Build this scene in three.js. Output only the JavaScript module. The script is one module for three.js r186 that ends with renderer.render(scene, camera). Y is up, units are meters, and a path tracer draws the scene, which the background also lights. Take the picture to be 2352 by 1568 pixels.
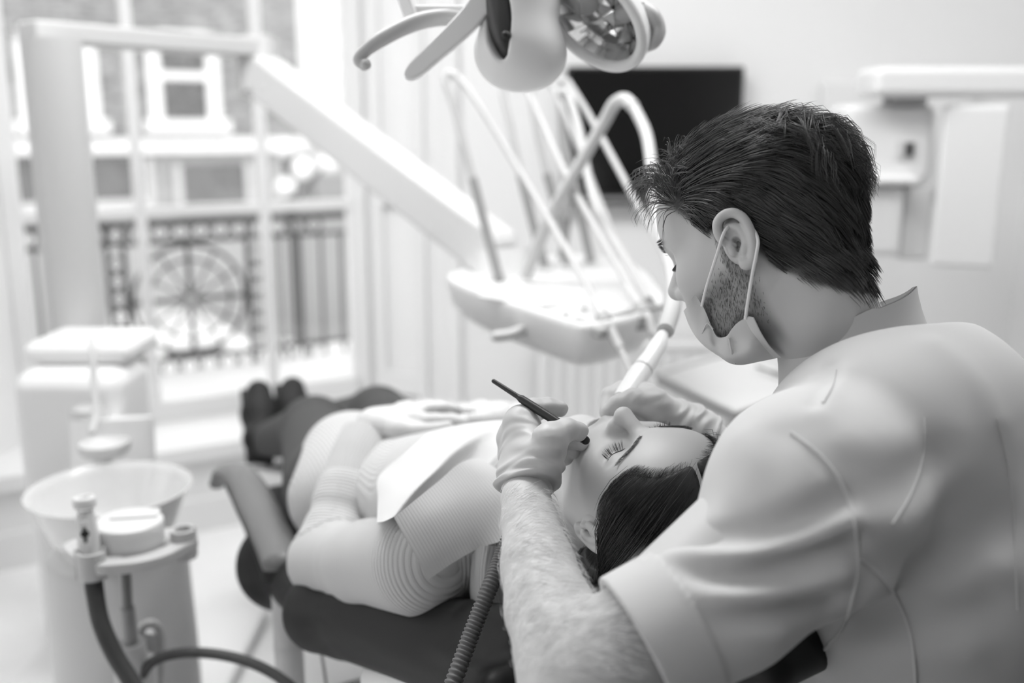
import * as THREE from 'three';
import { mergeGeometries, mergeVertices } from 'three/addons/utils/BufferGeometryUtils.js';
import { RoundedBoxGeometry } from 'three/addons/geometries/RoundedBoxGeometry.js';
import { RectAreaLightUniformsLib } from 'three/addons/lights/RectAreaLightUniformsLib.js';

// ---------------------------------------------------------------- camera, sky, light, exposure
const scene = new THREE.Scene();
const FOCAL = 2287, TILT = Math.atan(0.2204), EYE = new THREE.Vector3(0, 1.27, 0);
const camera = new THREE.PerspectiveCamera(2 * Math.atan(784 / FOCAL) * 180 / Math.PI, 1.5, 0.05, 200);
camera.filmGauge = 36;
camera.position.copy(EYE);
camera.rotation.x = -TILT;
camera.focus = 0.98;
camera.userData.fStop = 2.2;
scene.add(camera);

const SKY = 1.9;                                   // even overcast sky
scene.background = new THREE.Color(SKY, SKY, SKY);
const renderer = new THREE.WebGLRenderer({ antialias: true });
renderer.toneMapping = THREE.LinearToneMapping;
renderer.toneMappingExposure = 1.32;
renderer.shadowMap.enabled = true;
RectAreaLightUniformsLib.init();
// ceiling light panels: [x, z, width, depth, radiance]
const CEILING = 2.75;
const PANELS = [[-0.55, -1.95, 1.2, 0.6, 11.5], [0.75, -1.55, 1.2, 0.6, 7], [-1.1, 0.9, 1.2, 0.6, 1.5]];  // the last panel is added out of view, for fill from behind

// ---------------------------------------------------------------- small helpers
const V = (x, y, z) => new THREE.Vector3(x, y, z);
const camR = V(1, 0, 0), camU = V(0, Math.cos(TILT), -Math.sin(TILT)), camF = V(0, -Math.sin(TILT), -Math.cos(TILT));
// a point of the room: where it stands in the photograph (frame 2352 x 1568) and how far off it is, in metres
const P = (x, y, d) => EYE.clone().addScaledVector(camF, d).addScaledVector(camR, (x - 1176) / FOCAL * d).addScaledVector(camU, (784 - y) / FOCAL * d);
const dirC = (r, u, t) => V(0, 0, 0).addScaledVector(camR, r).addScaledVector(camU, u).addScaledVector(camF, -t);
const sightline = (x, y) => camF.clone().addScaledVector(camR, (x - 1176) / FOCAL).addScaledVector(camU, (784 - y) / FOCAL);
const onPlane = (x, y, q, n) => { const r = sightline(x, y), t = (q.dot(n) - EYE.dot(n)) / r.dot(n); return EYE.clone().addScaledVector(r, t); };
const atHeight = (x, y, h) => onPlane(x, y, V(0, h, 0), V(0, 1, 0));
function rng(seed) { let a = seed >>> 0; return () => { a = (a + 0x6d2b79f5) | 0; let t = Math.imul(a ^ (a >>> 15), 1 | a); t = (t + Math.imul(t ^ (t >>> 7), 61 | t)) ^ t; return ((t ^ (t >>> 14)) >>> 0) / 4294967296; }; }
const { clamp, lerp, smoothstep } = THREE.MathUtils;
const mix = (a, b, t) => a + (b - a) * t;

function mat(g, rough = 0.6, extra = {}) {
  const { metal = 0, ...rest } = extra;
  const m = Object.keys(rest).some((k) => ['clearcoat', 'clearcoatRoughness', 'sheen', 'sheenRoughness', 'transmission', 'thickness', 'ior', 'sheenColor', 'specularIntensity'].includes(k)) ? new THREE.MeshPhysicalMaterial(rest) : new THREE.MeshStandardMaterial(rest);
  m.color.setRGB(g, g, g); m.roughness = rough; m.metalness = metal;
  return m;
}
// value noise texture for relief and mottling
function noiseTexture(size, octaves, seed, lo, hi, srgb) {
  const r = rng(seed), data = new Uint8Array(size * size * 4), f = new Float32Array(size * size);
  let amp = 1, sum = 0;
  for (const n of octaves) {
    const g = Float32Array.from({ length: n * n }, r);
    for (let y = 0; y < size; y++) for (let x = 0; x < size; x++) {
      const u = x / size * n, v = y / size * n, x0 = Math.floor(u), y0 = Math.floor(v), a = u - x0, b = v - y0, sa = a * a * (3 - 2 * a), sb = b * b * (3 - 2 * b);
      const q = (i, j) => g[((j % n) * n) + (i % n)];
      f[y * size + x] += amp * mix(mix(q(x0, y0), q(x0 + 1, y0), sa), mix(q(x0, y0 + 1), q(x0 + 1, y0 + 1), sa), sb);
    }
    sum += amp; amp *= 0.6;
  }
  for (let i = 0; i < size * size; i++) { const v = clamp((lo + (hi - lo) * f[i] / sum) * 255, 0, 255); data[i * 4] = data[i * 4 + 1] = data[i * 4 + 2] = v; data[i * 4 + 3] = 255; }
  const t = new THREE.DataTexture(data, size, size);
  t.wrapS = t.wrapT = THREE.RepeatWrapping; t.magFilter = THREE.LinearFilter;
  if (srgb) t.colorSpace = THREE.SRGBColorSpace;
  t.needsUpdate = true;
  return t;
}
function drawn(w, h, paint) {                      // flat pattern drawn on a canvas
  const c = document.createElement('canvas'); c.width = w; c.height = h;
  paint(c.getContext('2d'), w, h);
  const t = new THREE.CanvasTexture(c); t.wrapS = t.wrapT = THREE.RepeatWrapping;
  return t;
}

// ---------------------------------------------------------------- naming and tagging
const taken = new Map();
function numbered(name) { const n = taken.get(name) ?? 0; taken.set(name, n + 1); return n ? name + '_' + String(n).padStart(3, '0') : name; }
function tag(o, label, category, group, kind) {
  o.userData.label = label;
  if (category) o.userData.category = category;
  if (group) o.userData.group = group;
  if (kind) o.userData.kind = kind;
  return o;
}
function thing(name, label, category, group) { const o = new THREE.Group(); o.name = numbered(name); scene.add(o); return tag(o, label, category, group); }
function part(name, geometry, material, parent, label) {
  const m = new THREE.Mesh(Array.isArray(geometry) ? merge(geometry) : geometry, material);
  m.name = parent === scene ? numbered(name) : name; m.castShadow = m.receiveShadow = true;
  if (label) m.userData.label = label;
  parent.add(m);
  return m;
}
function setting(name, geometry, material, label) { const m = part(name, geometry, material, scene); m.userData.kind = 'structure'; m.userData.label = label; return m; }

// ---------------------------------------------------------------- geometry
function merge(list) {
  list = list.map((g) => { g = g.index ? g.toNonIndexed() : g; for (const k of Object.keys(g.attributes)) if (!['position', 'normal', 'uv', 'color'].includes(k)) g.deleteAttribute(k); return g; });
  const color = list.some((g) => g.attributes.color);
  for (const g of list) {
    if (!g.attributes.uv) g.setAttribute('uv', new THREE.BufferAttribute(new Float32Array(g.attributes.position.count * 2), 2));
    if (color && !g.attributes.color) g.setAttribute('color', new THREE.BufferAttribute(new Float32Array(g.attributes.position.count * 3).fill(1), 3));
  }
  return mergeGeometries(list);
}
const box = (w, h, d, x = 0, y = 0, z = 0, r = 0) => (r ? new RoundedBoxGeometry(w, h, d, 3, r) : new THREE.BoxGeometry(w, h, d)).translate(x, y, z);
// a box between frames: centre, three edge vectors (full lengths)
function frameBox(c, ex, ey, ez, r = 0) {
  const w = ex.length(), h = ey.length(), d = ez.length(), g = r ? new RoundedBoxGeometry(w, h, d, 3, r) : new THREE.BoxGeometry(w, h, d);
  const m = new THREE.Matrix4().makeBasis(ex.clone().normalize(), ey.clone().normalize(), ez.clone().normalize()); m.setPosition(c);
  if (m.determinant() < 0) { m.makeBasis(ex.clone().normalize().negate(), ey.clone().normalize(), ez.clone().normalize()); m.setPosition(c); }
  return g.applyMatrix4(m);
}
function bar(a, b, w, h, up = V(0, 1, 0), r = 0) {  // a beam from a to b
  const z = b.clone().sub(a), l = z.length(); z.normalize();
  const x = up.clone().cross(z).normalize(), y = z.clone().cross(x);
  return frameBox(a.clone().add(b).multiplyScalar(0.5), x.multiplyScalar(w), y.multiplyScalar(h), z.multiplyScalar(l), r);
}
const spline = (pts, n, closed = false) => new THREE.CatmullRomCurve3(pts, closed, 'centripetal').getPoints(n);
// a tube whose radius changes along it; radii: numbers, or [across, thick] pairs with an up vector
function tube(pts, radii, { seg = 40, rad = 16, smooth = true, caps = true, up = null, round = false, closed = false } = {}) {
  const n = smooth ? seg : pts.length - 1;
  const c = smooth ? spline(pts, n, closed) : pts.map((p) => p.clone());
  const at = (t) => { if (!Array.isArray(radii)) return [radii, radii]; const u = t * (radii.length - 1), i = Math.min(radii.length - 2, Math.floor(u)), f = u - i, s = smooth ? f * f * (3 - 2 * f) : f, g = (k) => (Array.isArray(radii[k]) ? radii[k] : [radii[k], radii[k]]); return [mix(g(i)[0], g(i + 1)[0], s), mix(g(i)[1], g(i + 1)[1], s)]; };
  // radii follow the control points: arc position of every control point is approximated by its index
  const pos = [], idx = [], uv = []; let x = null, len = 0;
  for (let i = 0; i <= n; i++) {
    const t = c[Math.min(n, i + 1)].clone().sub(c[Math.max(0, i - 1)]).normalize();
    if (closed && (i === 0 || i === n)) t.copy(c[1]).sub(c[n - 1]).normalize();
    if (up) { x = up.clone().cross(t).normalize(); } else if (!x) { x = Math.abs(t.y) < 0.9 ? V(0, 1, 0).cross(t).normalize() : V(1, 0, 0).cross(t).normalize(); } else { x.addScaledVector(t, -x.dot(t)).normalize(); }
    const y = t.clone().cross(x);
    if (i) len += c[i].distanceTo(c[i - 1]);
    let [rx, ry] = at(i / n);
    for (let j = 0; j <= rad; j++) {
      const a = j / rad * Math.PI * 2, q = c[i].clone().addScaledVector(x, Math.cos(a) * rx).addScaledVector(y, Math.sin(a) * ry);
      pos.push(q.x, q.y, q.z); uv.push(j / rad * Math.PI * (rx + ry), len);
    }
  }
  const W = rad + 1;
  for (let i = 0; i < n; i++) for (let j = 0; j < rad; j++) { const a = i * W + j, b = a + 1, e = a + W, d = e + 1; idx.push(a, b, e, b, d, e); }
  const parts = [];
  const g = new THREE.BufferGeometry();
  g.setAttribute('position', new THREE.Float32BufferAttribute(pos, 3)); g.setAttribute('uv', new THREE.Float32BufferAttribute(uv, 2)); g.setIndex(idx);
  seamNormals(g, n + 1, W);
  parts.push(g);
  if (caps && !closed) for (const [i, j] of [[0, 1], [n, n - 1]]) {
    const t = c[i].clone().sub(c[j]).normalize(), [rx, ry] = at(i / n), base = i * W, out = [], nn = [], id = [], uu = [];
    const steps = round ? 5 : 1;
    for (let k = 0; k <= steps; k++) {
      const s = round ? Math.cos(k / steps * Math.PI / 2) : 1 - k, e = round ? Math.sin(k / steps * Math.PI / 2) * Math.min(rx, ry) : 0;
      for (let m = 0; m <= rad; m++) {
        const q = V(pos[(base + m) * 3], pos[(base + m) * 3 + 1], pos[(base + m) * 3 + 2]).sub(c[i]), dirn = q.clone().normalize();
        q.multiplyScalar(s).add(c[i]).addScaledVector(t, e); out.push(q.x, q.y, q.z); uu.push(0, 0);
        const nv = round ? dirn.multiplyScalar(s).addScaledVector(t, Math.sin(k / steps * Math.PI / 2)).normalize() : t; nn.push(nv.x, nv.y, nv.z);
      }
    }
    for (let k = 0; k < steps; k++) for (let m = 0; m < rad; m++) { const a = k * W + m, b = a + 1, e = a + W, d = e + 1; if (i) id.push(a, b, e, b, d, e); else id.push(a, e, b, b, e, d); }
    const h = new THREE.BufferGeometry();
    h.setAttribute('position', new THREE.Float32BufferAttribute(out, 3)); h.setAttribute('normal', new THREE.Float32BufferAttribute(nn, 3)); h.setAttribute('uv', new THREE.Float32BufferAttribute(uu, 2)); h.setIndex(id);
    parts.push(h);
  }
  return parts.length > 1 ? merge(parts) : g;
}
function seamNormals(g, rows, W) {                  // smooth normals across the seam of a tube grid
  g.computeVertexNormals();
  const n = g.attributes.normal;
  for (let i = 0; i < rows; i++) { const a = i * W, b = a + W - 1, v = V(n.getX(a) + n.getX(b), n.getY(a) + n.getY(b), n.getZ(a) + n.getZ(b)).normalize(); n.setXYZ(a, v.x, v.y, v.z); n.setXYZ(b, v.x, v.y, v.z); }
}
// a sheet of thickness t through a grid of points [row][column]
function sheet(rows, t = 0.001, sub = 4) {
  const R = rows.length, Cn = rows[0].length, colCurves = [];
  const fine = rows.map((r) => spline(r, (Cn - 1) * sub));
  const nC = (Cn - 1) * sub + 1, nR = (R - 1) * sub + 1, pts = [];
  for (let j = 0; j < nC; j++) colCurves.push(spline(fine.map((r) => r[j]), nR - 1));
  for (let i = 0; i < nR; i++) for (let j = 0; j < nC; j++) pts.push(colCurves[j][i]);
  return thickGrid(pts, nR, nC, t);
}
function thickGrid(pts, nR, nC, t) {
  const g = new THREE.BufferGeometry(), pos = [], uv = [], idx = [];
  for (const p of pts) pos.push(p.x, p.y, p.z);
  for (let i = 0; i < nR; i++) for (let j = 0; j < nC; j++) uv.push(j ? uv[(i * nC + j - 1) * 2] + pts[i * nC + j].distanceTo(pts[i * nC + j - 1]) : 0, i ? uv[((i - 1) * nC + j) * 2 + 1] + pts[i * nC + j].distanceTo(pts[(i - 1) * nC + j]) : 0);
  for (let i = 0; i < nR - 1; i++) for (let j = 0; j < nC - 1; j++) { const a = i * nC + j, b = a + 1, c = a + nC, d = c + 1; idx.push(a, c, b, b, c, d); }
  g.setAttribute('position', new THREE.Float32BufferAttribute(pos, 3)); g.setAttribute('uv', new THREE.Float32BufferAttribute(uv, 2)); g.setIndex(idx); g.computeVertexNormals();
  if (!t) return g;
  const N = nR * nC, n = g.attributes.normal, p2 = pos.slice(), uv2 = uv.concat(uv), nn = Array.from(n.array), i2 = idx.slice();
  for (let k = 0; k < N; k++) { p2.push(pos[k * 3] - n.getX(k) * t, pos[k * 3 + 1] - n.getY(k) * t, pos[k * 3 + 2] - n.getZ(k) * t); nn.push(-n.getX(k), -n.getY(k), -n.getZ(k)); }
  for (let k = 0; k < idx.length; k += 3) i2.push(idx[k] + N, idx[k + 2] + N, idx[k + 1] + N);
  const edge = (a, b) => i2.push(a, b, a + N, b, b + N, a + N);
  for (let j = 0; j < nC - 1; j++) { edge(j + 1, j); edge((nR - 1) * nC + j, (nR - 1) * nC + j + 1); }
  for (let i = 0; i < nR - 1; i++) { edge(i * nC, (i + 1) * nC); edge((i + 1) * nC + nC - 1, i * nC + nC - 1); }
  const h = new THREE.BufferGeometry();
  h.setAttribute('position', new THREE.Float32BufferAttribute(p2, 3)); h.setAttribute('normal', new THREE.Float32BufferAttribute(nn, 3)); h.setAttribute('uv', new THREE.Float32BufferAttribute(uv2, 2)); h.setIndex(i2);
  return h;
}
const lathe = (profile, seg = 48) => new THREE.LatheGeometry(profile.map(([r, y]) => new THREE.Vector2(r, y)), seg);

// ---------------------------------------------------------------- distance fields and their meshes
const smin = (a, b, k) => { const h = Math.max(k - Math.abs(a - b), 0) / k; return Math.min(a, b) - h * h * k * 0.25; };
const smax = (a, b, k) => -smin(-a, -b, k);
function cone(a, b, ra, rb) {
  const ax = a.x, ay = a.y, az = a.z, bx = b.x - ax, by = b.y - ay, bz = b.z - az, l = 1 / Math.max(1e-9, bx * bx + by * by + bz * bz);
  return (x, y, z) => { const px = x - ax, py = y - ay, pz = z - az, t = clamp((px * bx + py * by + pz * bz) * l, 0, 1), dx = px - bx * t, dy = py - by * t, dz = pz - bz * t; return Math.sqrt(dx * dx + dy * dy + dz * dz) - (ra + (rb - ra) * t); };
}
const ball = (c, r) => (x, y, z) => Math.hypot(x - c.x, y - c.y, z - c.z) - r;
function ell(c, rx, ry, rz, ex = V(1, 0, 0), ey = V(0, 1, 0), ez = V(0, 0, 1)) {
  return (x, y, z) => {
    const px = x - c.x, py = y - c.y, pz = z - c.z, u = px * ex.x + py * ex.y + pz * ex.z, v = px * ey.x + py * ey.y + pz * ey.z, w = px * ez.x + py * ez.y + pz * ez.z;
    const k0 = Math.hypot(u / rx, v / ry, w / rz), k1 = Math.hypot(u / (rx * rx), v / (ry * ry), w / (rz * rz));
    return k1 < 1e-9 ? -Math.min(rx, ry, rz) : k0 * (k0 - 1) / k1;
  };
}
function rbox(c, hx, hy, hz, r, ex = V(1, 0, 0), ey = V(0, 1, 0), ez = V(0, 0, 1)) {
  return (x, y, z) => {
    const px = x - c.x, py = y - c.y, pz = z - c.z, u = Math.abs(px * ex.x + py * ex.y + pz * ex.z) - hx + r, v = Math.abs(px * ey.x + py * ey.y + pz * ey.z) - hy + r, w = Math.abs(px * ez.x + py * ez.y + pz * ez.z) - hz + r;
    return Math.hypot(Math.max(u, 0), Math.max(v, 0), Math.max(w, 0)) + Math.min(Math.max(u, v, w), 0) - r;
  };
}
const plane = (q, n) => (x, y, z) => (x - q.x) * n.x + (y - q.y) * n.y + (z - q.z) * n.z;
const union = (k, ...f) => (x, y, z) => { let d = f[0](x, y, z); for (let i = 1; i < f.length; i++) d = smin(d, f[i](x, y, z), k); return d; };
const cut = (k, a, ...f) => (x, y, z) => { let d = a(x, y, z); for (const g of f) d = smax(d, -g(x, y, z), k); return d; };
// a chain of tapered bones: [point, radius] ...
const chain = (k, list) => union(k, ...list.slice(1).map(([p, r], i) => cone(list[i][0], p, list[i][1], r)));
function fieldMesh(f, lo, hi, h, { color = null, uv = null, relax = 1 } = {}) {
  const nx = Math.ceil((hi.x - lo.x) / h) + 1, ny = Math.ceil((hi.y - lo.y) / h) + 1, nz = Math.ceil((hi.z - lo.z) / h) + 1, B = 6;
  const val = new Float32Array(nx * ny * nz), reach = B * h * 0.87 * 1.35 + 2 * h, at = (i, j, k) => i + nx * (j + ny * k);
  for (let bk = 0; bk < nz; bk += B) for (let bj = 0; bj < ny; bj += B) for (let bi = 0; bi < nx; bi += B) {
    const c = f(lo.x + (bi + B / 2 - 0.5) * h, lo.y + (bj + B / 2 - 0.5) * h, lo.z + (bk + B / 2 - 0.5) * h), near = Math.abs(c) < reach;
    for (let k = bk; k < Math.min(nz, bk + B); k++) for (let j = bj; j < Math.min(ny, bj + B); j++) for (let i = bi; i < Math.min(nx, bi + B); i++) val[at(i, j, k)] = near ? f(lo.x + i * h, lo.y + j * h, lo.z + k * h) : c;
  }
  const vert = new Int32Array(nx * ny * nz).fill(-1), pos = [], idx = [];
  const E = [[0, 1], [0, 2], [0, 4], [1, 3], [1, 5], [2, 3], [2, 6], [3, 7], [4, 5], [4, 6], [5, 7], [6, 7]], v8 = new Float32Array(8);
  for (let k = 0; k < nz - 1; k++) for (let j = 0; j < ny - 1; j++) for (let i = 0; i < nx - 1; i++) {
    let m = 0;
    for (let q = 0; q < 8; q++) { v8[q] = val[at(i + (q & 1), j + ((q >> 1) & 1), k + (q >> 2))]; if (v8[q] < 0) m |= 1 << q; }
    if (m === 0 || m === 255) continue;
    let x = 0, y = 0, z = 0, n = 0;
    for (const [a, b] of E) { const A = v8[a], Bv = v8[b]; if ((A < 0) === (Bv < 0)) continue; const t = A / (A - Bv); x += mix(a & 1, b & 1, t); y += mix((a >> 1) & 1, (b >> 1) & 1, t); z += mix(a >> 2, b >> 2, t); n++; }
    vert[at(i, j, k)] = pos.length / 3;
    pos.push(lo.x + (i + x / n) * h, lo.y + (j + y / n) * h, lo.z + (k + z / n) * h);
  }
  const quad = (a, b, c, d, flip) => { if (a < 0 || b < 0 || c < 0 || d < 0) return; if (flip) idx.push(a, c, b, b, c, d); else idx.push(a, b, c, b, d, c); };
  for (let k = 1; k < nz - 1; k++) for (let j = 1; j < ny - 1; j++) for (let i = 1; i < nx - 1; i++) {
    const s = val[at(i, j, k)] < 0;
    if (s !== val[at(i + 1, j, k)] < 0) quad(vert[at(i, j - 1, k - 1)], vert[at(i, j, k - 1)], vert[at(i, j - 1, k)], vert[at(i, j, k)], !s);
    if (s !== val[at(i, j + 1, k)] < 0) quad(vert[at(i - 1, j, k - 1)], vert[at(i, j, k - 1)], vert[at(i - 1, j, k)], vert[at(i, j, k)], s);
    if (s !== val[at(i, j, k + 1)] < 0) quad(vert[at(i - 1, j - 1, k)], vert[at(i, j - 1, k)], vert[at(i - 1, j, k)], vert[at(i, j, k)], !s);
  }
  const N = pos.length / 3, nor = new Float32Array(N * 3), e = h * 0.5;
  for (let v = 0; v < N; v++) {
    let x = pos[v * 3], y = pos[v * 3 + 1], z = pos[v * 3 + 2], gx, gy, gz, l;
    for (let pass = 0; pass <= relax; pass++) {
      gx = f(x + e, y, z) - f(x - e, y, z); gy = f(x, y + e, z) - f(x, y - e, z); gz = f(x, y, z + e) - f(x, y, z - e); l = Math.hypot(gx, gy, gz) || 1;
      if (pass < relax) { const d = clamp(f(x, y, z) * 2 * e / l, -h * 0.5, h * 0.5); x -= d * gx / l; y -= d * gy / l; z -= d * gz / l; }
    }
    pos[v * 3] = x; pos[v * 3 + 1] = y; pos[v * 3 + 2] = z; nor[v * 3] = gx / l; nor[v * 3 + 1] = gy / l; nor[v * 3 + 2] = gz / l;
  }
  const g = new THREE.BufferGeometry();
  g.setAttribute('position', new THREE.Float32BufferAttribute(pos, 3)); g.setAttribute('normal', new THREE.BufferAttribute(nor, 3)); g.setIndex(idx);
  if (color) { const c = new Float32Array(N * 3); for (let v = 0; v < N; v++) { const q = color(pos[v * 3], pos[v * 3 + 1], pos[v * 3 + 2]); c[v * 3] = c[v * 3 + 1] = c[v * 3 + 2] = q; } g.setAttribute('color', new THREE.BufferAttribute(c, 3)); }
  if (uv) { const c = new Float32Array(N * 2); for (let v = 0; v < N; v++) { const q = uv(pos[v * 3], pos[v * 3 + 1], pos[v * 3 + 2]); c[v * 2] = q[0]; c[v * 2 + 1] = q[1]; } g.setAttribute('uv', new THREE.BufferAttribute(c, 2)); }
  return g;
}
function boundsOf(points, pad) { const b = new THREE.Box3().setFromPoints(points).expandByScalar(pad); return [b.min, b.max]; }
// march a ray into a field: the point where it meets the surface, or null
function hit(f, from, to, near = 0.3, far = 4, lift = 0) {
  const dir = to.clone().sub(from).normalize(); let t = near;
  for (let i = 0; i < 160 && t < far; i++) { const p = from.clone().addScaledVector(dir, t), d = f(p.x, p.y, p.z) - lift; if (d < 0.0004) return p; t += Math.max(0.0004, d * 0.8); }
  return null;
}
const grad = (f, p, e = 0.001) => V(f(p.x + e, p.y, p.z) - f(p.x - e, p.y, p.z), f(p.x, p.y + e, p.z) - f(p.x, p.y - e, p.z), f(p.x, p.y, p.z + e) - f(p.x, p.y, p.z - e)).normalize();
// many thin tapered strands in one geometry: paths of points, radius at the root
function strands(paths, sides = 3) {
  let nv = 0, ni = 0;
  for (const s of paths) { nv += s.p.length * sides; ni += (s.p.length - 1) * sides * 6; }
  const pos = new Float32Array(nv * 3), nor = new Float32Array(nv * 3), col = new Float32Array(nv * 3), idx = new Uint32Array(ni);
  let v = 0, w = 0;
  for (const s of paths) {
    const n = s.p.length; let x = null; const base = v;
    for (let i = 0; i < n; i++) {
      const t = s.p[Math.min(n - 1, i + 1)].clone().sub(s.p[Math.max(0, i - 1)]).normalize();
      if (!x) x = (Math.abs(t.y) < 0.9 ? V(0, 1, 0) : V(1, 0, 0)).cross(t).normalize(); else x.addScaledVector(t, -x.dot(t)).normalize();
      const y = t.clone().cross(x), u = i / (n - 1), r = s.r * (u < 0.15 ? 0.35 + u * 4.3 : 1 - Math.pow((u - 0.15) / 0.85, 2.2) * 0.9);
      for (let j = 0; j < sides; j++) {
        const a = j / sides * Math.PI * 2, c = Math.cos(a), d = Math.sin(a), k = v * 3;
        nor[k] = x.x * c + y.x * d; nor[k + 1] = x.y * c + y.y * d; nor[k + 2] = x.z * c + y.z * d;
        pos[k] = s.p[i].x + nor[k] * r; pos[k + 1] = s.p[i].y + nor[k + 1] * r; pos[k + 2] = s.p[i].z + nor[k + 2] * r;
        col[k] = col[k + 1] = col[k + 2] = s.c ?? 1; v++;
      }
    }
    for (let i = 0; i < n - 1; i++) for (let j = 0; j < sides; j++) { const a = base + i * sides + j, b = base + i * sides + (j + 1) % sides; idx[w++] = a; idx[w++] = b; idx[w++] = a + sides; idx[w++] = b; idx[w++] = b + sides; idx[w++] = a + sides; }
  }
  const g = new THREE.BufferGeometry();
  g.setAttribute('position', new THREE.BufferAttribute(pos, 3)); g.setAttribute('normal', new THREE.BufferAttribute(nor, 3)); g.setAttribute('color', new THREE.BufferAttribute(col, 3)); g.setIndex(new THREE.BufferAttribute(idx, 1));
  return g;
}
// ---------------------------------------------------------------- the room
const steel0 = mat(0.45, 0.3, { metal: 0.8 }), white = mat(0.8, 0.55), wallPaint = mat(0.84, 0.7), gloss = mat(0.7, 0.3);
const wallO = V(-1.2, 0, -2.85), wallD = V(Math.sin(Math.PI / 3), 0, -Math.cos(Math.PI / 3)), wallN = V(-Math.cos(Math.PI / 3), 0, -Math.sin(Math.PI / 3));
const W = (s, h, o) => wallO.clone().addScaledVector(wallD, s).addScaledVector(wallN, o).setY(h);
const along = (p) => p.clone().sub(wallO).dot(wallD);
const wallAt = (x, y, o) => { const q = onPlane(x, y, W(0, 0, o), wallN); return { s: along(q), h: q.y }; };
function prism(pts, y0, y1) { const g = new THREE.ExtrudeGeometry(new THREE.Shape(pts.map((p) => new THREE.Vector2(p.x, -p.z))), { depth: y1 - y0, bevelEnabled: false }); return g.rotateX(-Math.PI / 2).translate(0, y0, 0); }
const prismW = (so, y0, y1) => prism(so.map(([s, o]) => W(s, 0, o)), y0, y1);

const BACK = -3.45, RIGHT = 1.76, LEFT = W(-1.8, 0, 0).x, REAR = 3.2, cornerS = (-2.85 - BACK) / Math.cos(Math.PI / 3);
const GL = 0.37, glassL = wallAt(12, 480, GL).s, glassR = wallAt(822, 470, GL).s, HEAD = 2.62, openL = glassL - 0.28, corner = W(cornerS, 0, 0);
const floorMap = noiseTexture(512, [6, 24, 96], 3, 0.78, 0.9, false);
const floorMat = mat(1.0, 0.35); floorMat.map = floorMap;
const slabMap = (g) => { const p = g.attributes.position, u = g.attributes.uv; for (let i = 0; i < p.count; i++) u.setXY(i, p.getX(i) / 2, p.getZ(i) / 2); return g; };
setting('floor', slabMap(box(6, 0.1, 8.2, -0.5, -0.05, 0)), floorMat, 'pale smooth vinyl floor of the treatment room');
setting('ceiling', box(6, 0.12, 8.2, -0.5, CEILING + 0.06, 0), wallPaint, 'plain white ceiling of the treatment room');
setting('wall_back', box(RIGHT + 0.3 - corner.x, CEILING, 0.2, (RIGHT + 0.3 + corner.x) / 2, CEILING / 2, BACK - 0.1), wallPaint, 'plain white wall behind the television and radiator');
setting('wall_right', box(0.15, CEILING, REAR - BACK + 0.2, RIGHT + 0.075, CEILING / 2, (REAR + BACK) / 2), wallPaint, 'white side wall at the far edge of the room');
const sideOpen = [[-1.55, -0.35], [0.1, 1.3]], sideH = [0.5, 2.45], wallZ0 = -2.05, slabL = (z0, z1, y0, y1) => box(0.15, y1 - y0, z1 - z0, LEFT - 0.075, (y0 + y1) / 2, (z0 + z1) / 2);
setting('wall_left', [slabL(wallZ0, REAR + 0.1, 0, sideH[0]), slabL(wallZ0, REAR + 0.1, sideH[1], CEILING), slabL(wallZ0, sideOpen[0][0], ...sideH), slabL(sideOpen[0][1], sideOpen[1][0], ...sideH), slabL(sideOpen[1][1], REAR + 0.1, ...sideH)], wallPaint, 'white side wall with two added windows, running on from the window wall');
setting('wall_rear', box(RIGHT - LEFT + 0.3, CEILING, 0.15, (RIGHT + LEFT) / 2, CEILING / 2, REAR + 0.075), mat(0.35, 0.8), 'grey wall at the rear of the room');
setting('wall_window', [prismW([[-2.1, 0], [openL, 0], [glassL, GL], [glassL, 0.5], [-2.1, 0.5]], 0, CEILING), prismW([[cornerS, 0], [cornerS + 0.5, 0.3], [cornerS + 0.5, 0.5], [glassR, 0.5], [glassR, GL]], 0, CEILING), prismW([[openL, 0], [cornerS, 0], [glassR, 0.5], [glassL, 0.5]], HEAD, CEILING)], wallPaint, 'white wall around the tall window recess');
// low plinth in the window recess, skirting and raised reveal panels
const plinthTop = 0.27;
const plinth = setting('trim_1', [prismW([[openL, 0.0], [cornerS, 0.0], [glassR + 0.02, GL], [glassL - 0.02, GL]], 0, plinthTop)], white, 'low white plinth below the tall window');
part('nosing', [prismW([[openL - 0.02, -0.03], [cornerS, -0.03], [cornerS, 0.03], [openL, 0.03]], plinthTop - 0.03, plinthTop + 0.015)], white, plinth);
part('skirting', prismW([[openL - 1.1, -0.02], [cornerS - 0.01, -0.02], [cornerS, 0.0], [openL - 1.1, 0.0]], 0, 0.11), white, plinth);
const revealTrim = setting('trim_2', (() => {
  const a = W(cornerS - 0.005, 0, 0.0), b = W(glassR, 0, GL), list = [], across = b.clone().sub(a), inward = V(across.z, 0, -across.x).normalize(); if (inward.dot(wallN) > 0) inward.negate();
  for (const [u0, u1, t] of [[0.02, 0.14, 0.03], [0.34, 0.42, 0.02], [0.74, 0.84, 0.02], [0.9, 1.0, 0.03]]) list.push(frameBox(a.clone().addScaledVector(across, (u0 + u1) / 2).addScaledVector(inward, t / 2).setY(CEILING / 2 - 0.1), across.clone().multiplyScalar(u1 - u0), V(0, HEAD - plinthTop, 0), inward.clone().multiplyScalar(t), 0.004));
  for (const h of [plinthTop + 0.06, 1.02, HEAD - 0.1]) list.push(frameBox(a.clone().addScaledVector(across, 0.58).addScaledVector(inward, 0.01).setY(h), across.clone().multiplyScalar(0.36), V(0, 0.08, 0), inward.clone().multiplyScalar(0.02), 0.004));
  return list;
})(), white, 'white panelled shutter box in the window reveal');
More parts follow.
